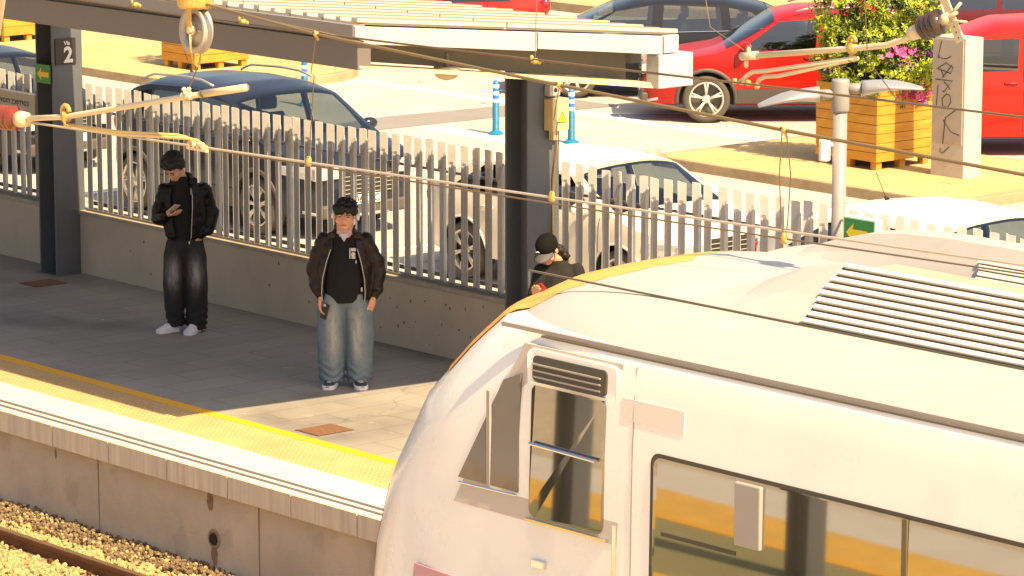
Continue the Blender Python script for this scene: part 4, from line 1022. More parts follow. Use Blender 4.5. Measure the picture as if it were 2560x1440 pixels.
for _ in range(17000):
    x = rnd.uniform(-31, -23.2); y = rnd.uniform(16.3, 18.13)
    if abs(y - 17.35) < .055: continue
    darker = y > 17.74 - .12 * noise.noise((x * 2, 0, 0)) * 2  # stones nearest the platform face mostly get the darker brown
    z = -.90 + .03 * noise.noise((x * 1.5, y * 1.5, 3)) - (0.0 if y > 17.42 else .03) + (.02 if darker else 0) + rnd.uniform(-.02, .025)
    s_ = rnd.uniform(.011, .028) * (0.9 if darker else 1)
    q = Euler((rnd.uniform(0,6), rnd.uniform(0,6), rnd.uniform(0,6))).to_matrix(); sc_ = Vector((s_ * rnd.uniform(.8, 1.3), s_ * rnd.uniform(.7, 1.1), s_ * rnd.uniform(.6, .9)))
    g.add([Vector((x, y, z)) + q @ Vector((v[0]*sc_.x*rnd.uniform(.85,1.15), v[1]*sc_.y, v[2]*sc_.z)) for v in ico], icf, 1 if (darker and rnd.random() < .85) else 0)
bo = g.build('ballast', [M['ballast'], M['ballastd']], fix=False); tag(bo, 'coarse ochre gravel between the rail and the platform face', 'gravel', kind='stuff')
g = MB(); g.box((-70, 15.0, -1.0), (20, 18.125, -.925)); struct(g, 'ballast_bed', mat('ballast_bed', (0.22, 0.15, 0.08), 0.95, var=0.4, vscale=12, bump=0.8, bscale=25))

# ------------------------------------------------------------------ island platform on the camera's side (mirrored in the train windows)
pf = empty('near_platform', (-20, 10.3, -0.8), None, None); pf['kind'] = 'structure'
g = MB(); g.box((-60, 8.25, -1.0), (30, 12.35, -0.01)); g.build('platform_body', M['wallf'], pf)
g = MB(); g.box((-60, 9.75, -.01), (30, 11.10, 0.0)); g.build('paving', mat('near_paving', (0.22, 0.20, 0.09), 0.85, var=0.1, vscale=2), pf)
g = MB(); g.box((-60, 9.62, -.01), (30, 9.75, 0.004)); g.box((-60, 11.10, -.01), (30, 11.23, 0.004)); g.build('yellow_line', M['yellow'], pf)
g = MB(); g.box((-60, 8.95, -.01), (30, 9.62, 0.002)); g.box((-60, 11.23, -.01), (30, 11.85, 0.002)); g.build('tactile_strip', mat('golden_tactile', (0.62, 0.36, 0.06), 0.8, var=.1), pf)
g = MB(); g.box((-60, 8.2, -.15), (30, 8.95, 0.003)); g.box((-60, 11.85, -.15), (30, 12.4, 0.003)); g.build('coping', M['coping'], pf)
# posts seen in reflection
for k, px in enumerate((-24.6, -22.05, -19.4)):
    t = empty('near_platform_post', (px, 10.3, 0), 'dark steel post on the near platform opposite the train, ' + ('farthest from the train door', 'middle one', 'nearest the right edge')[k], 'post', group='posts on the near platform')
    g = MB(); g.box((px - .12, 10.2, 0), (px - .10, 10.4, 3.0)); g.box((px + .10, 10.2, 0), (px + .12, 10.4, 3.0)); g.box((px - .1, 10.29, 0), (px + .1, 10.31, 3.0)); g.build('shaft', M['steel_blue'], t)

# ------------------------------------------------------------------ train
tr = empty('commuter_train', (-16, 16.5, -0.8), 'white commuter train with orange-edged nose passing in the foreground', 'train')
WZ = [(-.55, 1.30), (-.3, 1.40), (0, 1.455), (1.0, 1.47), (2.0, 1.455), (2.5, 1.43), (2.66, 1.405), (2.70, 1.36), (2.76, 1.28), (2.84, 1.12), (2.93, .88), (3.0, .60), (3.05, .30), (3.07, .02)]
XF = [(-.55, -19.55), (0, -19.75), (.8, -19.70), (1.4, -19.50), (2.0, -19.12), (2.4, -18.68), (2.66, -18.35), (2.84, -18.0), (2.93, -17.7), (3.0, -17.4), (3.05, -17.1), (3.07, -16.9)]
XEND = 4.0
def outline(z, n=26, off=0.0):
    wv = lerp(WZ, z) + off; xf = lerp(XF, z) - off; Lr = min(1.75, 0.6 + wv * .85) if z < 2.7 else max(.25, wv * 1.5); e = 2 / 2.5
    pts = [(XEND, 16.5 - wv)]
    for xx in (-2, -6, -10, -13, -14.5, -16):
        pts.append((xx, 16.5 - wv))
    side_x = xf + Lr
    half = []
    for k in range(n + 1):
        a = math.pi / 2 * (1 - k / n)
        xx = xf + Lr * (1 - math.cos(a) ** e) if a < math.pi/2 else xf + Lr
        yy = wv * math.sin(a) ** e if a > 0 else 0
        half.append((xx, yy))
    pts += [(a, 16.5 - b) for a, b in half] + [(a, 16.5 + b) for a, b in reversed(half[:-1])]
    for xx in (-16, -14.5, -13, -10, -6, -2, XEND): pts.append((xx, 16.5 + wv))
    return pts
zl = [-.55, -.45, -.3, -.1, .1, .3, .6, .9, 1.2, 1.4, 1.6, 1.8, 2.0, 2.2, 2.4, 2.5, 2.6, 2.66, 2.70, 2.73, 2.76, 2.80, 2.84, 2.89, 2.93, 2.97, 3.0, 3.03, 3.05, 3.065]
rings = [[Vector((a, b, z)) for a, b in outline(z)] for z in zl]
g = MB(); n = len(rings[0]); lower = [r_ for r_, z in zip(rings, zl) if z <= 2.70]; upper = [r_ for r_, z in zip(rings, zl) if z >= 2.70]
g.loft(lower, cap=False); 
g.add([p for p in rings[0]], [tuple(range(n))])
b_ = g.build('body', M['train'], tr, smooth=True); b_.data.set_sharp_from_angle(angle=R(40))
g = MB(); g.loft(upper, cap=False); g.add(rings[-1], [tuple(range(n))]); r_ = g.build('roof', M['trainroof'], tr, smooth=True)
# orange surround of the windscreen on the nose
def nose_strip(z0, z1, k0, k1, off, nm, m, steps=10):
    g = MB(); rows = []
    for i in range(steps + 1):
        z = z0 + (z1 - z0) * i / steps; o = outline(z, off=off); rows.append([Vector((a, b, z)) for a, b in o[7 + k0:7 + k1]])
    w_ = len(rows[0]); g.add([p for r2_ in rows for p in r2_], [(i*w_+k, (i+1)*w_+k, (i+1)*w_+k+1, i*w_+k+1) for i in range(steps) for k in range(w_ - 1)])
    return g.build(nm, m, tr, smooth=True, fix=False)
nose_strip(2.20, 3.045, 13, 40, .008, 'orange_brow', M['orange'], 34)
nose_strip(0.2, 1.28, 15, 38, .008, 'orange_front', M['orange'])
nose_strip(1.28, 2.20, 17, 36, .010, 'windscreen', M['tglass'])
YS = 16.5
def sy(z, off): return YS - lerp(WZ, z) - off
def sidepanel(pts, nm, m, off=.006, parent=None, thick=True):
    """pts (x,z) outline on the camera-side wall"""
    g = MB(); n = len(pts)
    g.poly([(x, sy(z, off), z) for x, z in pts], (0, min(off, .02) + .02, 0))
    return g.build(nm, m, parent or tr, fix=True)
def rr(x0, z0, x1, z1, r=.06, n=4):
    pts = []
    for cx_, cz_, a0 in ((x1 - r, z0 + r, -90), (x1 - r, z1 - r, 0), (x0 + r, z1 - r, 90), (x0 + r, z0 + r, 180)):
        for k in range(n + 1): a = R(a0 + 90 * k / n); pts.append((cx_ + r * math.cos(a), cz_ + r * math.sin(a)))
    return pts
# gutter line and seams
g = MB(); g.box((-17.6, sy(2.68, .016), 2.672), (XEND, sy(2.68, -.02), 2.70)); g.build('gutter', M['traingrey'], tr)
g = MB(); g.box((-17.2, sy(2.65, .004), 2.655), (XEND, sy(2.65, -.02), 2.668)); g.build('gutter_seam', M['seam'], tr)  # thin dark strip just below the gutter
g = MB(); g.box((-17.9, 15.6, 2.925), (XEND, 15.612, 2.937)); g.build('roof_seam', M['seam'], tr)
# cab side: door, quarter window
cabp = sidepanel([(-18.0, 1.46), (-16.42, 1.46), (-16.42, 2.60), (-17.35, 2.60)], 'cab_surround', M['traingrey'] if False else mat('cab_surround_grey', (0.52, 0.47, 0.43), 0.4), .004)
cw = sidepanel([(-17.95, 1.63), (-17.36, 1.63), (-17.36, 2.40), (-17.52, 2.34)], 'cab_quarter_window', mat('cab_glass', (0.14, 0.13, 0.125), 0.08, ior=1.6), .010)
g = MB(); g.tube([(-17.93, sy(1.6, .02), 1.603), (-17.36, sy(1.6, .02), 1.615)], .008, 6); g.build('window_rail', M['chrome'], cw)
g = MB(); g.box((-17.66, sy(1.9, .018), 1.63), (-17.63, sy(1.9, .0), 2.25)); g.build('window_post', M['traingrey'], cw)
dr = sidepanel(rr(-17.30, -.2, -16.46, 2.58, .05), 'cab_door', M['train'], .012)
dw = sidepanel(rr(-17.24, 1.50, -16.55, 2.36, .06), 'door_window', M['tglass'], .018, dr)
sidepanel(rr(-17.24, 2.38, -16.55, 2.54, .03), 'door_top_panel', M['traindark'], .016, dr)
g = MB(); g.tube([(-17.22, sy(1.95, .035), 1.98), (-16.6, sy(1.95, .035), 1.97)], .012, 6); g.build('window_bar', M['chrome'], dr)
g = MB(); g.box((-17.24, sy(2.36, .024), 2.355), (-16.55, sy(2.36, .0), 2.375)); g.build('door_trim', M['chrome'], dr); g = MB(); g.box((-17.27, sy(1.48, .028), 1.47), (-16.5, sy(1.48, .0), 1.485)); g.build('door_trim', M['chrome'], dr)
g = MB()
for k in range(3): g.box((-17.24, sy(2.45, .022), 2.40 + .04 * k), (-16.6, sy(2.45, 0), 2.41 + .04 * k))
g.build('vent_bar', M['traingrey'], dr)
for xx in (-16.30, -12.15, -10.98, -8.0, -5.9):
    g = MB(); g.tube([(xx, sy(z, .001), z) for z in [-.5 + 3.1 * k / 12 for k in range(13)]], .004, 4); g.build('panel_joint', M['seam'], tr)
g = MB(); g.tube([(-16.40, sy(.9, .05), .9), (-16.40, sy(1.6, .05), 1.6)], .014, 8); g.build('grab_rail', M['chrome'], tr)
g = MB(); g.box((-17.2, sy(1.2, .03), 1.18), (-17.08, sy(1.2, .0), 1.23)); g.build('handle', M['chrome'], dr, bevel=.004)
# passenger windows
def pwin(x0, x1):
    f = sidepanel(rr(x0 - .03, .86, x1 + .03, 2.105, .07), 'window', M['traindark'], .004)
    sidepanel(rr(x0, .89, x1, 2.08, .06), 'pane', M['tglass'], .008, f)
    return f
f1 = pwin(-16.10, -12.2)
g = MB(); g.box((-15.37, sy(1.9, .03), 1.67), (-15.15, sy(1.9, -.02), 2.06)); g.build('pillar', M['traingrey'], f1, bevel=.01)
g = MB(); g.box((-14.02, sy(1.9, .014), .99), (-13.98, sy(1.9, -.02), 2.08)); g.build('mullion', mat('olive_mullion', (0.14, 0.115, 0.06), 0.5), f1)
g = MB(); g.box((-16.02, sy(1.9, .014), 1.60), (-15.37, sy(1.9, -.02), 1.625)); g.build('vent_rail', M['traindark'], f1)
for a, b in ((-10.95, -10.1), (-10.0, -8.2), (-8.1, -6.3), (-4.8, -3), (-2.9, -1), (.5, 2.5)): pwin(a, b)
for dx in (-12.1, -5.9):
    d_ = sidepanel(rr(dx, -.25, dx + 1.0, 2.3, .05), 'passenger_door', M['train'], .012)
    sidepanel(rr(dx + .15, .7, dx + .85, 2.05, .05), 'door_window', M['tglass'], .018, d_)
sidepanel([(-16.40, 2.26), (-15.85, 2.26), (-15.85, 2.40), (-16.40, 2.40)], 'number_panel', mat('pale_marking', (0.70, 0.67, 0.64), 0.5), .004)
sidepanel([(-18.42, .86), (-17.68, .86), (-17.66, .94), (-18.40, .965)], 'crimson_stripe', M['crimson'], .004)
g = MB(); g.box((-18.1, sy(1.44, .004), 1.435), (XEND, sy(1.44, -.02), 1.442)) ; 
# louvred fairings on the roof
def fairing(y0, z0, y1, z1, y2, z2, nm, xs, louv):
    f = MB(); rings = []
    for x, s_ in xs:
        sec = [(y0, z0 - .03), (y0, z0), (y0 + (y1 - y0) * .5, z0 + (z1 - z0) * .5 * s_), (y1, z0 + (z1 - z0) * s_), ((y1 + y2) / 2, z0 + (max(z1, z2) - z0 + .01) * s_), (y2, z0 + (z2 - z0) * s_), (y2, z0 - .03)]
        rings.append([Vector((x, a, b)) for a, b in sec])
    f.loft(rings); o = f.build(nm, M['trainroof'], tr); return o
fa = fairing(15.61, 2.925, 15.99, 3.245, 16.08, 3.15, 'roof_fairing', [(-16.55, .02), (-16.1, .45), (-15.75, .85), (-15.45, 1.0), (4, 1.0)], True)
def louvres(y0, z0, y1, z1, xa, xb, parent, n=8, sk=.32):
    d = Vector((0, y1 - y0, z1 - z0)); nrm = Vector((0, -(z1 - z0), (y1 - y0))).normalized()
    if nrm.z < 0: nrm = -nrm
    g = MB(); a = Vector((0, y0, z0)) + nrm * .003; 
    g.poly([a + Vector((xa - sk * .0 , 0, 0)), a + Vector((xb, 0, 0)), a + d + Vector((xb, 0, 0)), a + d + Vector((xa + .0, 0, 0))], nrm * .004); lo = g.build('louvre_panel', M['traindark'], parent)
    g = MB()
    for k in range(n + 1):
        u = k / n; c = Vector((0, y0, z0)) + d * u + nrm * .006; h = d.normalized() * .014
        s_ = xa + .02 * math.sin(k)
        g.poly([c - h + Vector((s_, 0, 0)), c - h + Vector((xb, 0, 0)), c + h + Vector((xb, 0, 0)), c + h + Vector((s_, 0, 0))], nrm * .022)
    g.build('louvre_blade', M['louvre'], lo)
louvres(15.63, 2.945, 15.978, 3.238, -15.42, XEND, fa)
fb = fairing(16.95, 3.0, 17.10, 3.27, 17.42, 3.16, 'far_roof_fairing', [(-17.1, .05), (-16.85, .2), (-16.6, .5), (-16.3, .78), (-16.0, .93), (-15.6, 1.0), (4, 1.0)], False)
louvres(16.955, 3.03, 17.04, 3.17, -15.25, -13.2, fb, 4)
g = MB(); g.box((-15.9, 16.08, 3.0), (XEND, 16.94, 3.085)); g.build('roof_walkway', mat('roof_walkway', (0.36, 0.31, 0.25), 0.7, var=.15, vscale=3), tr)
# bogies and skirt
g = MB(); g.box((-18.6, 15.35, -.72), (XEND, 17.65, -.56)); g.build('underframe', M['traindark'], tr)
for wx in (-17.4, -15.0, -2.0):
    for yy in (15.68, 17.32):
        g = MB(); g.lathe([(.42, yy - .06), (.42, yy + .06), (.40, yy + .065)], (wx, 0, -.38), 'Y', 30); g.build('wheel', M['rail'], tr)

# ------------------------------------------------------------------ overhead line
def sag(p, q, n, dz=0.0):
    p, q = Vector(p), Vector(q); return [p.lerp(q, i / n) - Vector((0, 0, dz * 4 * (i/n) * (1 - i/n))) for i in range(n + 1)]
CAx = lambda x: 11.5 + (x + 17.81) * (12.22 - 11.5) / 7.1   # plan line of the near contact wire
def cw_at(x, z=4.3, dy=0): return Vector((x, CAx(x) + dy, z))
gA = 'overhead wires above the near track'; gB = 'overhead wires above the train'
t = MB(); t.tube([cw_at(-60), cw_at(-17.9), cw_at(-14.0), cw_at(-10.7), cw_at(20)], .0065, 8)
tag(t.build('contact_wire', M['wirecream'], smooth=True), 'thick pale contact wire crossing the whole picture in front of the waiting men', 'overhead wire', gA)
t = MB(); t.tube([Vector((-16.4, CAx(-16.4) + .03, 4.29)), Vector((-13.5, CAx(-13.5) + .035, 4.262)), Vector((-12.2, CAx(-12.2) + .035, 4.255)), Vector((-10.0, CAx(-10) + .05, 4.25)), Vector((20, CAx(20) + .1, 4.25))], .0045, 8)
tag(t.build('contact_wire', M['wiredark'], smooth=True), 'thinner brown wire running just below the pale contact wire', 'overhead wire', gA)
MP = [(-40, 4.7), (-24, 5.35), (-15.85, 5.115), (-14.85, 5.03), (-12.98, 4.945), (-11.48, 4.885), (-10.08, 4.845), (0, 4.75), (20, 4.9)]
def mz(x): return lerp(MP, x)
t = MB(); t.tube([Vector((x, 11.5, z)) for x, z in MP], .0085, 8)
tag(t.build('messenger_cable', M['wirebrown'], smooth=True), 'thick twisted brown messenger cable sagging from the pulley to the right edge', 'overhead cable', gA)
def dropper(xm, ym, xb, yb, zbm, label, double=False):
    top_ = Vector((xm, 11.5, mz(xm))); bot = Vector((xb, yb, zbm)); e = empty('dropper', bot, label, 'dropper wire', group='droppers of the near overhead line')
    g = MB()
    if double:
        o = Vector((.012, .014, 0)); g.tube([top_ + o * .5, bot.lerp(top_, .6) + o * 1.6, bot + Vector((0, 0, .06)) + o * .8, bot], .003, 5); g.tube([top_ - o * .5, bot.lerp(top_, .6) - o * 1.2, bot + Vector((0, 0, .06)) - o * .8, bot], .003, 5)
    else: g.tube([top_, top_.lerp(bot, .3) + Vector((-.012, -.01, 0)), top_.lerp(bot, .32) + Vector((.003, 0, 0)), bot], .003, 5)
    g.build('wire', M['wirebrown'], e)
    g = MB(); g.ball(bot, (.016, .016, .028), 6); g.ball(bot + Vector((0, 0, -.02)), (.024, .012, .012), 6); g.build('lower_clamp', M['brass'], e, smooth=True)
    g = MB(); g.tube([top_ + Vector((-.02, 0, .01)), top_ + Vector((0, -.01, .016)), top_ + Vector((.018, 0, -.03))], .006, 6); g.ball(top_, (.016, .016, .016), 6); g.build('upper_loop', M['brass'], e, smooth=True)
dropper(-14.85, 0, -15.26, 11.76, 4.31, 'wire dropper hanging in front of the parked estate car windscreen')
dropper(-12.98, 0, -13.52, 11.93, 4.31, 'wire dropper hanging in front of the steel column and meter box')
dropper(-11.48, 0, -12.05, 12.08, 4.27, 'double looped wire dropper left of the lamp pole', True)
# pair of contact wires over the train
for k, (dy, dz) in enumerate(((0, 0), (.055, -.012))):
    t = MB(); P = [(-60, 16.3 + dy, 4.20 + dz), (-25.2, 16.3 + dy, 4.195 + dz), (-21.97, 16.3 + dy, 4.165 + dz), (-18.68, 16.3 + dy, 4.195 + dz), (-16.6, 16.35 + dy, 4.215 + dz), (-14.3, 16.35 + dy, 4.235 + dz), (20, 16.3 + dy, 4.25)]
    t.tube(P, .0065, 8)
    tag(t.build('contact_wire', M['wiredark'], smooth=True), ('upper' if k == 0 else 'lower') + ' of two parallel dark wires crossing in front of the canopy end', 'overhead wire', gB)
t = MB(); t.tube([(-60, 16.3, 4.5), (-26, 16.3, 4.30), (-22.6, 16.3, 4.27), (-20.5, 16.3, 4.16)], .006, 6)
tag(t.build('stay_wire', M['wiredark'], smooth=True), 'thin dark stay wire lying along the front of the canopy at the top left', 'overhead wire', gB)
for k, (xx, zt_, lab) in enumerate(((-21.97, 4.9, 'thin dropper with a brass clamp above the canopy beam, left of centre'), (-18.68, 5.0, 'thin dropper with a brass clamp in front of the white canopy end'), (-23.35, 4.9, 'thin dropper clamp above the number 2 column at the top left'))):
    e = empty('dropper', (xx, 16.33, 4.19), lab, 'dropper wire', group='droppers of the far overhead line')
    zz = 4.18 if k < 2 else 4.20
    g = MB(); g.tube([(xx, 16.33, zz), (xx + .01, 16.33, zz + .3), (xx + .04, 16.33, zt_)], .003, 5); g.build('wire', M['wirebrown'], e)
    g = MB(); g.ball((xx, 16.33, zz), (.02, .035, .022), 6); g.ball((xx, 16.30, zz + .025), (.014, .014, .02), 6); g.ball((xx + .01, 16.36, zz - .01), (.014, .014, .016), 6); g.build('clamp', M['brass'], e, smooth=True)

def insulator(p, d, m, label, rmax=.075, n=4, sp=.045):
    p, d = Vector(p), Vector(d).normalized(); q = d.to_track_quat('Z', 'Y').to_matrix()
    e = empty('insulator', p, label, 'insulator'); g = MB()
    prof = [(.001, 0), (.03, 0)]
    for k in range(n):
        h = .02 + k * sp; prof += [(.035, h), (rmax, h + sp * .35), (rmax * 1.0, h + sp * .55), (.04, h + sp * .9)]
    h = .02 + n * sp; prof += [(.035, h), (.001, h)]
    g.lathe(prof, p, q, 26); g.build('shed', m, e, smooth=True)
    g = MB(); g.lathe([(.001, -.09), (.042, -.085), (.048, -.01), (.03, 0), (.001, 0)], p, q, 16); g.build('end_cap', M['tube'], e, smooth=True); g = MB(); g.lathe([(.001, h), (.036, h), (.03, h + .06), (.001, h + .06)], p, q, 16); g.build('end_cap', M['tube'], e, smooth=True)
    return e
# left cantilever (camera-side line)
def Pt(x, z, y=11.5): return Vector((x, y, z))
la = empty('cantilever_arm', Pt(-17.1, 4.4), 'long cream tube cantilever arm reaching from the red insulator over the number 2 column', 'cantilever arm')
g = MB(); g.tube([Pt(-17.66, 4.31), Pt(-17.14, 4.375), Pt(-15.99, 4.60), Pt(-15.80, 4.635)], .016, 12); g.tube([Pt(-15.86, 4.625), Pt(-15.45, 4.70)], .020, 12); g.build('tube', M['tube'], la, smooth=True)
g = MB(); g.lathe([(.022, -.01), (.022, .01)], Pt(-15.83, 4.63), Vector((.41, 0, .075)).normalized().to_track_quat('Z','Y').to_matrix(), 12); g.build('collar', M['wirebrown'], la)
g = MB(); c0 = Pt(-17.14, 4.375)
g.tube([c0 + Vector((.035 * math.cos(a), 0, .03 + .035 * math.sin(a))) for a in [i * .6 for i in range(11)]], .014, 8); g.ball(c0, (.035, .03, .035), 8); g.ball(c0 + Vector((.03, 0, -.045)), (.03, .02, .012), 6); g.tube([c0 + Vector((0, -.02, .03)), c0 + Vector((.02, -.02, -.05))], .009, 6); g.build('eye_clamp', M['brass'], la, smooth=True)
g = MB(); c1_ = Pt(-15.97, 4.605)
for dx, dz, r_ in ((0, .02, .022), (-.03, .0, .02), (.03, .0, .018), (-.025, .035, .014), (0, -.035, .016), (.02, .04, .013)): g.ball(c1_ + Vector((dx, -.01, dz)), r_, 6)
g.lathe([(.024, -.02), (.024, .02)], c1_, Vector((.41, 0, .075)).normalized().to_track_quat('Z','Y').to_matrix(), 12); g.build('hanger_clamp', M['tube'], la, smooth=True)
sa = empty('steady_arm', Pt(-16.5, 4.35), 'pair of thin yellow steady arm rods bending down to the pale contact wire', 'steady arm')
g = MB(); g.tube([Pt(-17.08, 4.335), Pt(-16.6, 4.345), Pt(-16.22, 4.36, 11.6), Pt(-16.16, 4.352, 11.62), Pt(-16.13, 4.33, 11.64)], .0085, 8); g.tube([Pt(-17.1, 4.33), Pt(-16.6, 4.333), Pt(-16.11, 4.352, 11.6), Pt(-16.06, 4.345, 11.62), Pt(-16.03, 4.32, 11.64), Pt(-16.02, 4.302, 11.66)], .0085, 8); g.build('rod', mat('yellow_rod', (0.68, 0.50, 0.18), 0.4, metal=.1), sa, smooth=True)
g = MB()
for dx in (-.13, -.09, -.05, -.01): g.ball((-16.03 + dx, 11.64, 4.315), (.016, .014, .022), 6)
g.box((-16.18, 11.63, 4.285), (-16.0, 11.65, 4.30)); g.build('wire_clamp', M['tube'], sa, smooth=False)
insulator(Pt(-17.62, 4.315), (-1, 0, -.05), M['insred'], 'glossy red brown ribbed insulator at the left edge', .072, 4, .042)
g = MB(); g.tube([Pt(-17.9, 4.30), Pt(-18.6, 4.25)], .03, 10); tag(g.build('bracket_tube', M['tube'], smooth=True), 'cream bracket tube at the left edge behind the red insulator', 'bracket')
# pale curved post at the extreme left top
g = MB(); g.tube([(-16.9, 10.9, 5.9), (-17.55, 11.35, 5.15), (-17.86, 11.5, 4.8), (-18.1, 11.6, 4.5)], [.065, .055, .045, .03], 10); tag(g.build('stay_tube', M['tube'], smooth=True), 'pale cream stay tube cutting the top left corner', 'stay')
# pulley
pu = empty('pulley', Pt(-15.9, 4.9), 'big grey grooved pulley wheel with a brass strap at the top left', 'pulley')
ax = Vector((-.07, -1, .05)).normalized(); q = ax.to_track_quat('Z', 'Y').to_matrix(); pc = Pt(-15.89, 4.965)
g = MB()
prof = [(.095, -.022), (.125, -.030), (.128, -.022), (.106, 0), (.128, .022), (.125, .030), (.095, .022), (.088, .01), (.088, -.01)]
rings = [[q @ Vector((r_ * math.cos(t_), r_ * math.sin(t_), h_)) + pc for t_ in [2*math.pi*k/40 for k in range(40)]] for r_, h_ in prof + [prof[0]]]
g.loft(rings, cap=False); g.lathe([(.001, -.006), (.09, -.006), (.09, .004), (.001, .004)], pc, q, 30)
for k in range(3):
    a = k * 2.1; g.tube([pc, pc + q @ Vector((.09 * math.cos(a), .09 * math.sin(a), .008))], .012, 6)
g.build('wheel', mat('pulley_grey', (0.42, 0.38, 0.33), 0.4, metal=.3), pu, smooth=True)
g = MB(); g.lathe([(.001, -.05), (.018, -.05), (.018, .05), (.001, .05)], pc, q, 12); g.lathe([(.028, .022), (.028, .034)], pc, q, 6); g.lathe([(.028, -.034), (.028, -.022)], pc, q, 6); g.build('axle', M['tube'], pu)
u_ = q @ Vector((0, 0, .04))
g = MB(); g.poly([pc + u_ + Vector((-.022, 0, 0)), pc + u_ + Vector((.02, 0, 0)), pc + u_ + Vector((.024, 0, .19)), pc + u_ + Vector((-.022, 0, .19))], u_.normalized() * .006)
g.poly([pc - u_ + Vector((-.022, 0, 0)), pc - u_ + Vector((.02, 0, 0)), pc - u_ + Vector((.024, 0, .19)), pc - u_ + Vector((-.022, 0, .19))], -u_.normalized() * .006); g.build('strap', M['brass'], pu, bevel=.002)
g = MB(); g.lathe([(.001, .118), (.085, .118), (.098, .13), (.105, .24), (.11, .30), (.001, .30)], pc, 'Z', 24); g.build('counterweight_cap', M['brass'], pu, smooth=False)
g = MB()
g.tube([pc + u_ + Vector((0, 0, -.01)), pc + u_ * .9 + Vector((0, 0, -.10)), pc + u_ * .5 + Vector((0, 0, -.17)), pc + Vector((.0, 0, -.195)), pc - u_ * .5 + Vector((0, 0, -.17)), pc - u_ * .9 + Vector((0, 0, -.10)), pc - u_ + Vector((0, 0, -.01))], .007, 8)
g.build('shackle', M['brass'], pu, smooth=True)
hw = empty('hanger_wire', Pt(-15.93, 4.7), 'twisted hanger wire from the pulley down to the cream tube clamp', 'wire')
g = MB(); P = []
for k in range(14):
    u = k / 13; p = (pc + Vector((0, 0, -.195))).lerp(Pt(-15.89, 4.755), u); P.append(p + Vector((.006 * math.sin(k * 2.2), 0, 0)))
g.tube(P, .008, 6); g.tube([Pt(-15.89, 4.755), Pt(-15.92, 4.71), Pt(-15.97, 4.64)], .004, 6); g.build('wire', M['wirebrown'], hw)
# right cantilever
ra = empty('cantilever_arm', Pt(-15.8, 4.5, 16.4), 'cream tube cantilever arm in front of the red crossover and the flowers', 'cantilever arm')
g = MB(); g.tube([Pt(-16.73, 4.378, 16.4), Pt(-15.79, 4.51, 16.4), Pt(-15.50, 4.555, 16.4), Pt(-15.36, 4.60, 16.4), Pt(-15.27, 4.65, 16.4)], .019, 12); g.build('tube', M['tube'], ra, smooth=True)
g = MB(); g.tube([Pt(-16.76, 4.375, 16.4), Pt(-16.62, 4.395, 16.4)], .028, 10); g.ball(Pt(-16.72, 4.33, 16.4), (.015, .015, .03), 6); g.ball(Pt(-16.70, 4.42, 16.4), (.015, .015, .025), 6); g.build('end_fitting', M['tube'], ra, smooth=True)
g = MB(); c0 = Pt(-15.79, 4.51, 16.4); g.tube([c0 + Vector((.03 * math.cos(a), 0, .04 + .035 * math.sin(a))) for a in [i * .6 for i in range(11)]], .013, 8); g.ball(c0, (.04, .035, .04), 8); g.tube([c0 + Vector((0,0,-.02)), c0 + Vector((-.02, 0, -.08))], .014, 6); g.build('eye_clamp', M['brass'], ra, smooth=True)
sb = empty('steady_arm', Pt(-16.2, 4.35, 16.4), 'two cream steady arm rods with hooked ends holding the dark double wires', 'steady arm')
g = MB(); g.tube([Pt(-15.76, 4.455, 16.4), Pt(-16.55, 4.300, 16.4), Pt(-16.66, 4.285, 16.4), Pt(-16.70, 4.265, 16.4), Pt(-16.74, 4.215, 16.37)], .014, 10); g.tube([Pt(-15.76, 4.45, 16.42), Pt(-16.45, 4.277, 16.42), Pt(-16.57, 4.262, 16.42), Pt(-16.61, 4.24, 16.41), Pt(-16.63, 4.19, 16.40)], .014, 10); g.build('rod', M['tube'], sb, smooth=True)
g = MB()
for xx in (-16.80, -16.74, -16.68, -16.60): g.ball((xx, 16.38, 4.215 if xx < -16.65 else 4.20), (.022, .02, .022), 6)
g.build('wire_clamp', M['brass'], sb, smooth=True)
insulator(Pt(-15.22, 4.672, 16.4), (.9, 0, .38), M['insdark'], 'dark brown ribbed insulator in front of the flowering planter', .08, 4, .042)
g = MB(); g.tube([Pt(-15.02, 4.76, 16.4), Pt(-14.93, 4.80, 16.4)], .012, 8); g.tube([Pt(-15.03, 4.78, 16.4), Pt(-15.06, 4.84, 16.4)], .008, 6); g.tube([Pt(-14.98, 4.78, 16.4), Pt(-14.90, 4.86, 16.4)], .010, 6); g.tube([Pt(-15.0, 4.75, 16.4), Pt(-14.85, 4.75, 16.4)], .008, 6)
tag(g.build('bracket_fitting', M['tube'], smooth=True), 'small forked cream fitting between the dark insulator and the strap', 'fitting')
bs = empty('support_strap', Pt(-14.98, 4.8, 16.4), 'flat cream perforated metal strap hanging over the concrete pillar', 'strap')
g = MB(); a_ = Pt(-15.09, 4.95, 16.4); b_ = Pt(-14.90, 4.63, 16.4); dv = (b_ - a_).normalized(); sd_ = Vector((dv.z, 0, -dv.x)) * .033
g.poly([a_ - sd_, a_ + sd_, b_ + sd_, b_ - sd_], (0, .012, 0)); g.build('plate', M['cream'], bs, bevel=.003)
g = MB()
for k in range(5): c_ = b_.lerp(a_, .06 + .10 * k) + Vector((0, -.0015, 0)); g.lathe([(.001, 0), (.0055, 0), (.0055, .001)], c_ , 'Y', 8)
g.build('bolt_hole', M['dark'], bs)
t = MB(); t.tube([(-15.4, 16.0, 5.6), (-15.36, 16.05, 4.9), (-15.37, 16.1, 4.5), (-15.36, 16.35, 4.24)], .0035, 5); tag(t.build('hanging_wire', M['wiredark'], smooth=True), 'thin vertical dark wire crossing the flowering shrub', 'wire')
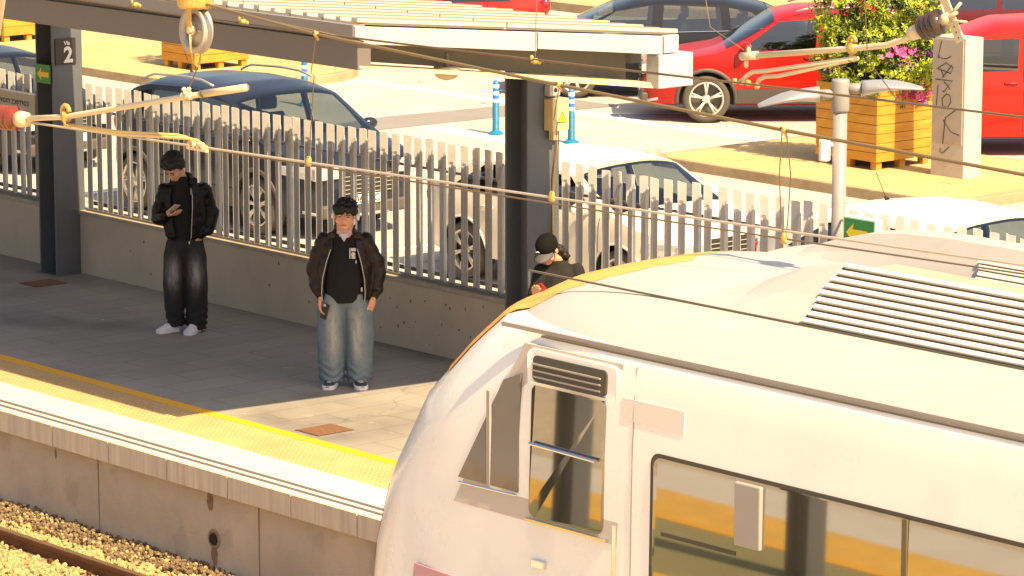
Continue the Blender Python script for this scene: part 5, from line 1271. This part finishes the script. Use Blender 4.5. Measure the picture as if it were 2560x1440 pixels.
t = MB(); t.tube([(-17.0, 16.3, 5.3), (-17.0, 16.3, 4.80)], .004, 5); t.ball((-17.0, 16.3, 4.78), (.03, .02, .03), 6); t.tube([(-17.0, 16.3, 4.76), (-16.98, 16.33, 4.55), (-16.72, 16.38, 4.42)], .0025, 5)
tag(t.build('hanging_wire', M['wirebrown'], smooth=True), 'thin hanging wire ending at the cream arm tip in front of the red crossover', 'wire')

# ------------------------------------------------------------------ people
def ell(c, rx, ry, ax=(0,0,1), n=20, front=None, p=2.0):
    """ring around c, perpendicular to ax; rx along image-right, ry along depth"""
    a = Vector(ax).normalized(); x = Vector((1,0,0)); y = a.cross(x)
    if y.length < .3: x = Vector((0, 0, 1)); y = a.cross(x)
    y.normalize(); x = y.cross(a).normalized()
    out = []
    for k in range(n):
        t = 2*math.pi*k/n; cs, sn = math.cos(t), math.sin(t); e = 2 / p
        out.append(Vector(c) + x * rx * math.copysign(abs(cs) ** e, cs) + y * ry * math.copysign(abs(sn) ** e, sn))
    return out
def limb(mb, pts, radii, n=16, flat=1.0):
    """tapered limb through joints; radii (or (rx,ry)); rounded ends"""
    P = [Vector(p) for p in pts]; Q = []; RR = []
    for i in range(len(P) - 1):
        for k in range(6):
            u = k / 6; Q.append(P[i].lerp(P[i+1], u)); RR.append(radii[i] + (radii[i+1] - radii[i]) * u)
    Q.append(P[-1]); RR.append(radii[-1])
    # soften the bends
    for _ in range(2):
        Q = [Q[0]] + [(Q[i-1] + 2*Q[i] + Q[i+1]) / 4 for i in range(1, len(Q)-1)] + [Q[-1]]
    d0 = (Q[0] - Q[1]).normalized(); d1 = (Q[-1] - Q[-2]).normalized()
    Q = [Q[0] + d0 * RR[0] * .8, Q[0] + d0 * RR[0] * .5] + Q + [Q[-1] + d1 * RR[-1] * .5, Q[-1] + d1 * RR[-1] * .8]
    RR = [RR[0] * .45, RR[0] * .85] + RR + [RR[-1] * .85, RR[-1] * .45]
    mb.tube(Q, RR, n)
def remesh(o, vox, smooth=3, fac=.5):
    md = o.modifiers.new('r', 'REMESH'); md.mode = 'VOXEL'; md.voxel_size = vox
    if smooth: ms = o.modifiers.new('s', 'SMOOTH'); ms.iterations = smooth; ms.factor = fac
    bake(o)
    for p in o.data.polygons: p.use_smooth = True
    return o
def wrinkle(o, amp, fn):
    me = o.data; ns = [v.normal.copy() for v in me.vertices]
    for v, n_ in zip(me.vertices, ns): v.co = v.co + n_ * amp * fn(v.co)
    me.update()
def person(loc, rz, label, P):
    t = empty('person', loc, label, 'person', rz, local=True)
    J = P['J']; hc = Vector(J['head']); yaw = P['yaw']; pit = P['pitch']
    hr = Matrix.Rotation(R(yaw), 3, 'Z') @ Matrix.Rotation(R(pit), 3, 'X') @ Matrix.Rotation(R(P.get('roll', 0)), 3, 'Y')
    fat = P.get('fat', 1.0)
    HS = 1.12
    def hp(x, y, z): return hc + hr @ Vector((x * P.get('hw', 1.0) * HS, y * HS, z * HS))
    # ---- body: one continuous skin surface
    g = MB()
    g.ball(hp(0, .012, .035), (.082, .104, .098), 14, rot=hr)     # skull
    g.ball(hp(0, -.018, -.035), (.065 * fat ** .7, .080, .087), 12, rot=hr)   # face
    g.ball(hp(0, -.045, -.088), (.038 * fat ** .8, .036, .030), 10, rot=hr)    # chin
    for sg in (-1, 1):
        g.ball(hp(sg * .038, -.050, -.040), (.030 * fat, .028, .034), 8, rot=hr)   # cheeks
        g.ball(hp(sg * .078, .012, -.012), (.012, .022, .033), 8, rot=hr)   # ears
        g.ball(hp(sg * .030, -.082, .016), (.026, .012, .009), 6, rot=hr)   # brow
    limb(g, [hp(0, -.088, .008), hp(0, -.103, -.022)], [.008, .013], 8)
    g.ball(hp(0, -.097, -.028), (.019, .014, .011), 7, rot=hr)
    g.ball(hp(0, -.085, -.060), (.024, .012, .006), 6, rot=hr); g.ball(hp(0, -.083, -.069), (.020, .012, .006), 6, rot=hr)
    nb = Vector(J['neck'])
    limb(g, [nb + Vector((0, 0, -.06)), nb, hp(0, .025, -.05)], [.072 * fat, .060 * fat, .056 * fat], 14)
    # torso
    cz = J['crotch']
    g.loft([ell((0, 0, cz - .02), .10, .08), ell((0, 0, cz + .05), .125 * fat, .085 * fat), ell((0, 0, cz + .18), .12 * fat, .085 * fat), ell((0, 0, cz + .35), .13 * fat, .09 * fat), ell((0, 0, nb.z - .13), .17, .11), ell((nb.x, nb.y, nb.z - .04), .12, .08), ell((nb.x, nb.y, nb.z), .06, .055)])
    for s_ in ('L', 'R'):
        limb(g, [J['sh' + s_], J['el' + s_], J['wr' + s_]], [.052, .040, .028], 12)
        limb(g, [J['hip' + s_], J['kn' + s_], J['an' + s_]], [.085 * fat, .055, .040], 12)
        a = Vector(J['an' + s_]); d = Vector(J['toe' + s_]) - a; limb(g, [(a.x, a.y, .04), (a.x + d.x * .55, a.y + d.y * .55, .036)], [.028, .020], 10)
        # hand: palm, four fingers and a thumb on its side
        H = P['hand' + s_]; w0 = Vector(J['wr' + s_]); dr_ = Vector(H['dir']).normalized(); pn = Vector(H['palm']).normalized(); sd2 = dr_.cross(pn).normalized()
        th_side = H['thumb']
        g.ball(w0 + dr_ * .048, (.04, .04, .04), 8) if False else None
        for k in range(4):
            o_ = (k - 1.5) * .019
            base = w0 + dr_ * .02 + sd2 * o_ * .8; kn_ = w0 + dr_ * (.096 - abs(k - 1.2) * .004) + sd2 * o_
            limb(g, [base, kn_], [.017, .014], 8)
            Lf = (.046, .052, .049, .040)[k if th_side > 0 else k]; cu_ = H['curl']
            dd = dr_.copy(); a1 = dd * math.cos(cu_ * .7) + pn * math.sin(cu_ * .7); a2 = dd * math.cos(cu_ * 1.5) + pn * math.sin(cu_ * 1.5)
            sp_ = sd2 * o_ * H.get('spread', .1)
            limb(g, [kn_, kn_ + a1 * Lf + sp_, kn_ + a1 * Lf + a2 * Lf * .85 + sp_ * 1.6], [.0118, .0105, .0088], 8)
        tb = w0 + dr_ * .03 + sd2 * th_side * -.028; t1 = tb + (dr_ * .6 + sd2 * -th_side * .55 + pn * .35).normalized() * .042; t2 = t1 + (dr_ * .85 + pn * .55 - sd2 * th_side * .05).normalized() * .034
        limb(g, [w0 + dr_ * .015 - sd2 * th_side * .01, tb, t1, t2], [.016, .0145, .0115, .009], 8)
    body = g.build('body', P['skin'], t); remesh(body, .0055, 2)
    for sg in (-1, 1):
        g = MB(); g.ball(hp(sg * .031, -.0845, .004 if pit < 25 else -.004), (.015, .007, .0052 if pit < 25 else .003), 6, rot=hr); g.build('eye', M['eye'], t, smooth=True)
    for sg in (-1, 1): g = MB(); g.tube([hp(sg * .012, -.096, .021), hp(sg * .03, -.097, .026), hp(sg * .050, -.085, .020)], [.003, .0045, .003], 5); g.build('eyebrow', M['hair'], t)
    g = MB(); g.tube([hp(-.022, -.093, -.068), hp(-.008, -.100, -.063), hp(.008, -.100, -.063), hp(.022, -.093, -.068)], [.002, .004, .004, .002], 6); g.build('mouth', M['lip'], t, smooth=True)
    return t, hp, hr
def hair_cap(t, hp, hr, clumps, seed, vox=.008, name='hair', m='hair', amp=.010):
    g = MB()
    for c, r_ in clumps: g.ball(hp(*c), tuple(v * 1.12 for v in r_), 12, rot=hr)
    o = g.build(name, M[m], t); remesh(o, vox, 1)
    wrinkle(o, amp, lambda c: noise.noise(c * 38 + Vector((seed, 0, 0))) + .6 * noise.noise(c * 80))
    return o
def trousers(t, m, P, amp=.010):
    g = MB(); w_ = P['waist']; cz = P['J']['crotch']
    g.loft([ell((0, 0, cz - .03), w_ * .8, .10), ell((0, 0, cz + .04), w_ * 1.06, .135), ell((0, 0, cz + .12), w_ * 1.02, .13), ell((0, 0, P['top']), w_ * .95, .12)])
    for s_, sg in (('L', -1), ('R', 1)):
        pts = P['leg' + s_]
        rg = []
        for (x, y, z, rx, ry) in pts: rg.append(ell((x, y, z), rx, ry))
        g.loft(rg)
    o = g.build('trousers', M[m], t); remesh(o, .009, 2)
    def f(c):
        low = max(0, min(1, (.32 - c.z) / .25))
        s1 = noise.noise(Vector((c.x * 7, c.y * 7, c.z * 9)))
        fold = math.sin(c.z * 85 + 5 * noise.noise(Vector((c.x * 9, c.y * 9, c.z * 3))))
        return .55 * s1 + low * 1.1 * fold + .5 * math.sin(c.x * 60 + c.z * 8) * max(0, 1 - abs(c.z - .5) * 2)
    wrinkle(o, amp, f); return o
def jacket(t, m, P, amp=.009):
    """open-fronted jacket: C-shaped shell round the torso plus the two sleeves"""
    g = MB(); th = .022
    rings = []
    for (z, rx, ry, cx_, cy_, open_l, open_r) in P['shell']:
        n = 34; a0 = R(-90) + open_r; a1 = R(270) - open_l
        outer = []; inner = []
        for k in range(n + 1):
            a = a0 + (a1 - a0) * k / n
            outer.append(Vector((cx_ + rx * math.cos(a), cy_ + ry * math.sin(a), z))); inner.append(Vector((cx_ + (rx - th) * math.cos(a), cy_ + (ry - th) * math.sin(a), z)))
        rings.append(outer + list(reversed(inner)))
    g.loft(rings)
    for s_ in ('L', 'R'):
        pts, rad = P['sleeve' + s_]; limb(g, pts, rad, 18)
    for c, r_, rot in P.get('collar', []): g.ball(c, r_, 8, rot=rot)
    o = g.build('jacket', M[m], t); remesh(o, .008, 3)
    def f(c):
        return (noise.noise(Vector((c.x * 6, c.y * 6, c.z * 13))) + .7 * math.sin(c.z * 42 + 6 * noise.noise(Vector((c.x * 5, c.y * 5, c.z * 4)))) * (1 if abs(c.x) > .2 else .35) + .5 * noise.noise(c * 28)) * .8
    wrinkle(o, amp, f); return o
def shoe(t, toe, heel, top, sole_m, up_m, w_=.046):
    a, b = Vector(heel), Vector(toe); d = (b - a).normalized(); sd_ = Vector((-d.y, d.x, 0)); L = (b - a).length
    def prof(k): return [(0, .7), (.12, .9), (.35, .88), (.6, 1.0), (.8, .98), (.93, .72), (1, .35)][k]
    g = MB()
    for z0, z1, off in ((0.0, .042, .008),):
        rg = []
        for k in range(7):
            u, wv = prof(k); c = a + d * L * u; rg.append([c + sd_ * (w_ * wv + off) + Vector((0,0,z0)), c - sd_ * (w_ * wv + off) + Vector((0,0,z0)), c - sd_ * (w_ * wv + off) + Vector((0,0,z1)), c + sd_ * (w_ * wv + off) + Vector((0,0,z1))])
        g.loft(rg)
    s_ = g.build('shoe', sole_m, t, bevel=.006)
    g = MB(); rg = []
    for k in range(7):
        u, wv = prof(k); c = a + d * L * u; h = (top, top, top * .92, top * .68, .058, .048, .038)[k]; ww = w_ * wv
        rg.append([c + sd_ * ww + Vector((0,0,.026)), c - sd_ * ww + Vector((0,0,.026)), c - sd_ * ww * .95 + Vector((0,0,.026 + (h-.026)*.6)), c - sd_ * ww * .5 + Vector((0,0,h)), c + sd_ * ww * .5 + Vector((0,0,h)), c + sd_ * ww * .95 + Vector((0,0,.026 + (h-.026)*.6))])
    g.loft(rg); g.build('upper', up_m, s_, smooth=True)
    g = MB()
    for k in range(4):
        u = .42 + .09 * k; c = a + d * L * u; h = .026 + (top * .88 - .026) * (1 - (u - .35) * 1.4); g.tube([c + sd_ * w_ * .5 + Vector((0,0,h)), c + Vector((0,0,h + .008)), c - sd_ * w_ * .5 + Vector((0,0,h))], .004, 5)
    g.build('laces', M['white'], s_)
rzp = math.atan2(.757, .653)

# --- man in brown leather jacket and pale blue jeans (right)
J2 = dict(head=(.012, -.03, 1.635), neck=(0, .0, 1.50), crotch=.78, shL=(-.19, 0, 1.41), elL=(-.29, .02, 1.14), wrL=(-.222, -.075, .855), shR=(.19, 0, 1.41), elR=(.315, .02, 1.14), wrR=(.268, -.075, .85),
    hipL=(-.095, 0, .86), knL=(-.11, 0, .47), anL=(-.12, .02, .09), toeL=(-.16, -.18, 0), hipR=(.095, 0, .86), knR=(.10, 0, .47), anR=(.11, .02, .09), toeR=(.14, -.2, 0))
P2 = dict(J=J2, yaw=-6, pitch=4, roll=3, fat=1.42, hw=1.12, skin=M['skin2'],
    handL=dict(dir=(.02, -.05, -1), palm=(.75, -.4, -.1), thumb=1, curl=.75), handR=dict(dir=(-.32, -.12, -1), palm=(-.7, .6, 0), thumb=-1, curl=.35, spread=.4))
p2 = (-26.88, 21.13, 0)
t2, hp2, hr2 = person(p2, rzp, 'man in open brown leather jacket, black sweater and baggy light blue jeans, wearing headphones', P2)
hair_cap(t2, hp2, hr2, [((0, .02, .075), (.092, .100, .068)), ((-.055, .0, .05), (.042, .075, .05)), ((.055, .01, .05), (.042, .075, .05)), ((-.02, -.065, .075), (.060, .035, .030)), ((.035, -.068, .066), (.045, .03, .028)), ((-.045, -.075, .052), (.020, .018, .022)), ((0, .065, 0), (.07, .045, .07)), ((.06, -.06, .055), (.02, .02, .03)), ((-.015, -.088, .040), (.016, .014, .02)), ((.02, -.086, .045), (.014, .014, .02))], 3, amp=.019)
PT2 = dict(J=J2, waist=.198, top=.97, legL=[(-.095, 0, .90, .115, .14), (-.120, 0, .75, .145, .155), (-.133, -.01, .48, .137, .145), (-.133, -.01, .2, .126, .135), (-.13, 0, .05, .118, .13)], legR=[(.095, 0, .90, .115, .14), (.120, 0, .75, .145, .155), (.133, -.01, .48, .135, .145), (.130, -.01, .2, .125, .135), (.126, 0, .05, .118, .13)])
trousers(t2, 'jeansblue', PT2, .008)
g = MB(); g.loft([ell((0, 0, .815), .19, .150), ell((0, 0, .85), .205, .170), ell((0, -.01, 1.05), .198, .175), ell((0, -.01, 1.2), .19, .155), ell((0, 0, 1.36), .175, .12), ell((0, 0, 1.43), .14, .10), ell((0, 0, 1.47), .095, .082)])
o = g.build('sweater', M['blackcloth'], t2); remesh(o, .01, 2); wrinkle(o, .006, lambda c: noise.noise(c * 12))
g = MB(); g.poly([(-.048, -.118, 1.475), (.048, -.118, 1.475), (0.0, -.142, 1.40)], (0, .06, 0)); g.tube([(-.055, -.07, 1.485), (0, -.088, 1.465), (.055, -.07, 1.485)], .012, 8); g.build('white_tee', M['tee'], t2)
g = MB()
random.seed(12)
g.box((.050, -.166, 1.245), (.060, -.160, 1.345)); g.box((.066, -.165, 1.315), (.112, -.158, 1.345)); g.ball((.085, -.160, 1.285), (.022, .005, .022), 6); g.box((.070, -.166, 1.245), (.105, -.160, 1.268)); g.ball((.112, -.158, 1.215), (.006, .004, .02), 5)
g.build('chest_print', M['tee'], t2)
sh2 = [(.84, .25, .18, 0, 0, R(52), R(46)), (.90, .268, .19, 0, 0, R(50), R(44)), (1.05, .272, .195, 0, 0, R(46), R(42)), (1.2, .262, .178, 0, 0, R(38), R(36)), (1.33, .238, .155, 0, 0, R(30), R(30)), (1.41, .20, .13, 0, .005, R(34), R(34)), (1.455, .14, .11, 0, .01, R(38), R(38)), (1.50, .095, .088, 0, .02, R(42), R(42)), (1.535, .098, .088, 0, .028, R(50), R(50))]
PJ2 = dict(shell=sh2, sleeveL=([(-.185, .0, 1.40), (-.29, .02, 1.15), (-.255, -.02, .93), (-.232, -.06, .885)], [.080, .078, .070, .052]), sleeveR=([(.185, .0, 1.40), (.315, .02, 1.15), (.29, -.02, .93), (.275, -.06, .88)], [.080, .078, .070, .052]),
    collar=[((-.115, -.07, 1.445), (.05, .014, .035), Matrix.Rotation(R(35), 3, 'Y')), ((.12, -.07, 1.445), (.055, .014, .035), Matrix.Rotation(R(-35), 3, 'Y'))])
jk = jacket(t2, 'brownleather', PJ2)
g = MB()
def zipline(tab, side, off=.012):
    P = []
    for (z, rx, ry, cx_, cy_, ol, orr) in tab:
        a = R(-90) + orr if side > 0 else R(270) - ol
        P.append(Vector((cx_ + (rx + off) * math.cos(a), cy_ + (ry + off) * math.sin(a), z)))
    return P
g.tube(zipline(sh2[:5], 1), .0045, 6); g.tube(zipline(sh2[:5], -1), .0045, 6); g.box((.155, -.155, .93), (.17, -.145, .97)); g.build('zip', M['silver'], jk)
for (toe, heel) in (((-.165, -.23, 0), (-.12, .04, 0)), ((.165, -.24, 0), (.12, .03, 0))): shoe(t2, toe, heel, .10, M['shoewhite'], M['shoedark'], .056)
g = MB()
for sg in (-1, 1): g.lathe([(.001, 0), (.034, 0), (.040, .012), (.036, .028), (.001, .03)], hp2(sg * .082, .005, -.005), hr2 @ Vector((sg, 0, 0)).to_track_quat('Z','Y').to_matrix(), 18)
hph = g.build('headphones', M['shoewhite'], t2, smooth=True)
g = MB(); g.tube([hp2(.100 * math.cos(a), .01, .0 + .135 * math.sin(a)) for a in [math.pi * k / 14 for k in range(15)]], .008, 8); g.build('headband', M['shoewhite'], hph, smooth=True)
def at_local(loc, rz, p): return Vector(loc) + Matrix.Rotation(rz, 3, 'Z') @ Vector(p)
def phone(loc, rz, c, u, v, m, label, group=None):
    """u = long axis, v = wide axis (person-local directions)"""
    c = at_local(loc, rz, c); M3 = Matrix.Rotation(rz, 3, 'Z'); u = (M3 @ Vector(u)).normalized(); v = (M3 @ Vector(v)).normalized(); v = (v - u * v.dot(u)).normalized(); n_ = u.cross(v)
    e = empty('mobile_phone', c, label, 'phone'); g = MB(); mt = Matrix((( v.x, u.x, n_.x, c.x), (v.y, u.y, n_.y, c.y), (v.z, u.z, n_.z, c.z), (0,0,0,1)))
    g.box((-.037, -.076, -.0045), (.037, .076, .0045), mtx=mt); g.build('case', m, e, bevel=.004)
    g = MB(); g.box((-.033, -.071, .0046), (.033, .071, .0056), mtx=mt); g.build('screen', M['phone'], e)
    g = MB(); g.box((-.03, .045, -.0062), (.0, .068, -.0046), mtx=mt); g.build('camera_bump', M['phonegrey'], e, bevel=.001)
phone(p2, rzp, (-.185, -.135, .74), (.25, -.1, 1), (.8, -.5, 0), M['phone'], 'black phone held low in the hand of the man in blue jeans')

# --- man in black leather jacket looking at his phone (left)
J1 = dict(head=(-.085, -.11, 1.695), neck=(-.02, -.01, 1.555), crotch=.83, shL=(-.20, -.02, 1.47), elL=(-.27, -.03, 1.17), wrL=(-.135, -.235, 1.245), shR=(.20, .02, 1.47), elR=(.265, .08, 1.17), wrR=(.158, -.085, 1.01),
    hipL=(-.09, 0, .90), knL=(-.11, -.02, .50), anL=(-.12, 0, .09), toeL=(-.25, -.14, 0), hipR=(.09, 0, .90), knR=(.09, -.02, .50), anR=(.08, .02, .09), toeR=(.04, -.21, 0))
P1 = dict(J=J1, yaw=-30, pitch=38, roll=0, fat=1.02, skin=M['skin'],
    handL=dict(dir=(.55, -.6, .05), palm=(.1, -.1, 1), thumb=-1, curl=.55), handR=dict(dir=(-.30, .25, -1), palm=(-.6, .6, 0), thumb=-1, curl=.3))
p1 = (-30.08, 21.59, 0)
t1, hp1, hr1 = person(p1, rzp, 'man in black leather jacket and faded black jeans looking down at his phone', P1)
hair_cap(t1, hp1, hr1, [((0, .022, .072), (.098, .108, .080)), ((-.05, -.035, .085), (.045, .055, .045)), ((.05, -.035, .085), (.045, .055, .045)), ((0, -.07, .075), (.06, .032, .030)), ((-.072, .02, .02), (.022, .05, .05)), ((.072, .03, .02), (.022, .05, .05)), ((0, .07, .0), (.07, .045, .07))], 8, amp=.012)
PT1 = dict(J=J1, waist=.172, top=1.02, legL=[(-.085, 0, .94, .10, .12), (-.103, -.01, .78, .118, .13), (-.118, -.02, .5, .112, .12), (-.112, -.01, .2, .095, .11), (-.10, .01, .06, .088, .105)], legR=[(.085, 0, .94, .10, .12), (.10, -.01, .78, .118, .13), (.112, -.02, .5, .118, .125), (.112, -.01, .2, .110, .118), (.105, 0, .035, .102, .118)])
trousers(t1, 'jeansblack', PT1, .008)
g = MB(); g.loft([ell((0, 0, .94), .160, .13), ell((0, -.01, 1.15), .16, .135), ell((-.01, -.01, 1.38), .155, .12), ell((-.02, -.015, 1.5), .11, .095), ell((-.03, -.03, 1.56), .070, .070), ell((-.04, -.045, 1.60), .066, .066)]); o = g.build('sweater', M['blackcloth'], t1); remesh(o, .01, 1)
sh1 = [(.955, .165, .15, .0, 0, R(24), R(24)), (.99, .20, .17, 0, 0, R(22), R(22)), (1.12, .222, .18, 0, 0, R(30), R(22)), (1.28, .222, .17, 0, 0, R(36), R(24)), (1.41, .22, .15, -.005, 0, R(36), R(26)), (1.49, .18, .125, -.01, 0, R(34), R(28)), (1.54, .125, .10, -.01, .01, R(36), R(34)), (1.59, .092, .085, -.01, .022, R(44), R(42)), (1.62, .090, .085, -.01, .03, R(50), R(50))]
PJ1 = dict(shell=sh1, sleeveL=([(-.19, -.02, 1.46), (-.275, -.02, 1.18), (-.235, -.10, 1.175), (-.155, -.205, 1.235)], [.076, .070, .066, .048]), sleeveR=([(.19, .02, 1.46), (.27, .08, 1.20), (.235, .02, 1.06), (.165, -.07, 1.01)], [.080, .080, .076, .052]),
    collar=[((-.10, -.07, 1.545), (.045, .014, .035), Matrix.Rotation(R(35), 3, 'Y')), ((.10, -.065, 1.55), (.055, .014, .04), Matrix.Rotation(R(-35), 3, 'Y'))])
jk1 = jacket(t1, 'leather', PJ1, .009)
g = MB(); g.tube(zipline(sh1[:6], 1), .004, 6); g.box((.055, -.165, .925), (.065, -.155, .955)); g.build('zip', M['silver'], jk1)
for (toe, heel) in (((-.28, -.15, 0), (-.08, .03, 0)), ((.03, -.25, 0), (.105, .02, 0))): shoe(t1, toe, heel, .115, M['shoewhite'], M['shoewhite'], .054)
phone(p1, rzp, (-.085, -.315, 1.31), (.5, -.35, .45), (.6, .6, -.2), M['phonegrey'], 'phone held up by the man in the black leather jacket')

# --- person in a black cap (mostly hidden behind the train nose)
J3 = dict(head=(-.10, -.12, 1.455), neck=(.0, -.01, 1.33), crotch=.72, shL=(-.16, -.03, 1.25), elL=(-.22, -.10, 1.00), wrL=(-.20, -.30, 1.06), shR=(.17, .0, 1.26), elR=(.22, -.06, 1.0), wrR=(-.02, -.27, 1.03),
    hipL=(-.08, 0, .8), knL=(-.09, -.02, .44), anL=(-.09, .0, .08), toeL=(-.12, -.2, 0), hipR=(.08, 0, .8), knR=(.09, -.02, .44), anR=(.09, .02, .08), toeR=(.1, -.2, 0))
P3 = dict(J=J3, yaw=-32, pitch=34, fat=.95, skin=M['skin'], handL=dict(dir=(-.1, -.8, .4), palm=(.5, 0, .8), thumb=-1, curl=.6), handR=dict(dir=(-.7, -.5, .1), palm=(-.1, -.2, .9), thumb=1, curl=.6))
p3 = (-24.98, 22.12, 0)
t3, hp3, hr3 = person(p3, rzp, 'person in black peaked cap and dark coat looking down at a red phone', P3)
g = MB(); g.ball(hp3(0, .013, .045), (.100, .122, .103), 14, rot=hr3); g.ball(hp3(0, .013, .02), (.097, .120, .055), 12, rot=hr3)
cp = g.build('cap', M['cap'], t3); remesh(cp, .007, 2)
g = MB(); rows = []
for i in range(7):
    v = i / 6; rows.append([hp3(.083 * math.sin(a) * (1 + .05 * v), -.076 * math.cos(a) - .02 - .075 * v * math.cos(a), .030 - .028 * v + .018 * math.cos(2 * a) * .5) for a in [R(-75 + 150 * k / 12) for k in range(13)]])
top_ = [p for r_ in rows for p in r_]; nn = hr3 @ Vector((0, 0, -.006)); N_ = len(top_)
fs = [(i*13+k, i*13+k+1, (i+1)*13+k+1, (i+1)*13+k) for i in range(6) for k in range(12)]
g.add(top_ + [p + nn for p in top_], fs + [tuple(reversed([a + N_ for a in f])) for f in fs] + [(6*13+k, 6*13+k+1, 6*13+k+1+N_, 6*13+k+N_) for k in range(12)]); g.build('visor', M['visor'], cp, smooth=True)
g = MB(); o_ = hp3(-.03, -.092, .055); text_mesh(g, 'wave', .022, o_, hr3 @ Vector((1, 0, 0)), hr3 @ Vector((0, .3, 1)), .004) if False else None
g = MB()
for dx, w__ in ((-.012, .014), (0, .020), (.010, .012)): g.ball(hp3(-.022 + dx, -.098, .062 - abs(dx) * .4), (w__ * .5, .005, .005), 5)
g.build('cap_badge', M['white'], cp)
hair_cap(t3, hp3, hr3, [((0, .06, -.03), (.075, .05, .075)), ((.04, .085, -.07), (.05, .045, .06)), ((.07, .10, -.13), (.04, .04, .06)), ((-.07, .02, -.04), (.018, .04, .055))], 4, amp=.012)
g = MB(); g.loft([ell((0, 0, .70), .19, .15), ell((0, 0, .9), .19, .155), ell((0, -.01, 1.1), .185, .145), ell((0, 0, 1.22), .18, .12), ell((0, 0, 1.30), .12, .095), ell((-.01, -.02, 1.35), .07, .07)])
limb(g, [(-.155, -.03, 1.24), (-.22, -.10, 1.01), (-.205, -.26, 1.05)], [.075, .068, .048], 14); limb(g, [(.165, 0, 1.25), (.225, -.06, 1.01), (.02, -.245, 1.03)], [.075, .068, .048], 14)
o = g.build('jacket', M['charcloth'], t3); remesh(o, .009, 2); wrinkle(o, .009, lambda c: noise.noise(c * 11))
PT3 = dict(J=J3, waist=.15, top=.9, legL=[(-.075, 0, .82, .085, .1), (-.085, 0, .7, .09, .10), (-.09, -.01, .45, .075, .085), (-.09, 0, .15, .065, .075), (-.09, 0, .06, .065, .075)], legR=[(.075, 0, .82, .085, .1), (.085, 0, .7, .09, .10), (.09, -.01, .45, .075, .085), (.09, 0, .15, .065, .075), (.09, 0, .06, .065, .075)])
trousers(t3, 'jeansblack', PT3, .006)
for sg in (-1, 1): shoe(t3, (sg * .12, -.19, 0), (sg * .09, .04, 0), .085, M['shoewhite'], M['shoedark'], .043)
phone(p3, rzp, (-.14, -.375, 1.13), (-.45, -.25, .55), (.7, -.3, .2), M['phonered'], 'red phone in the hands of the person in the black cap')
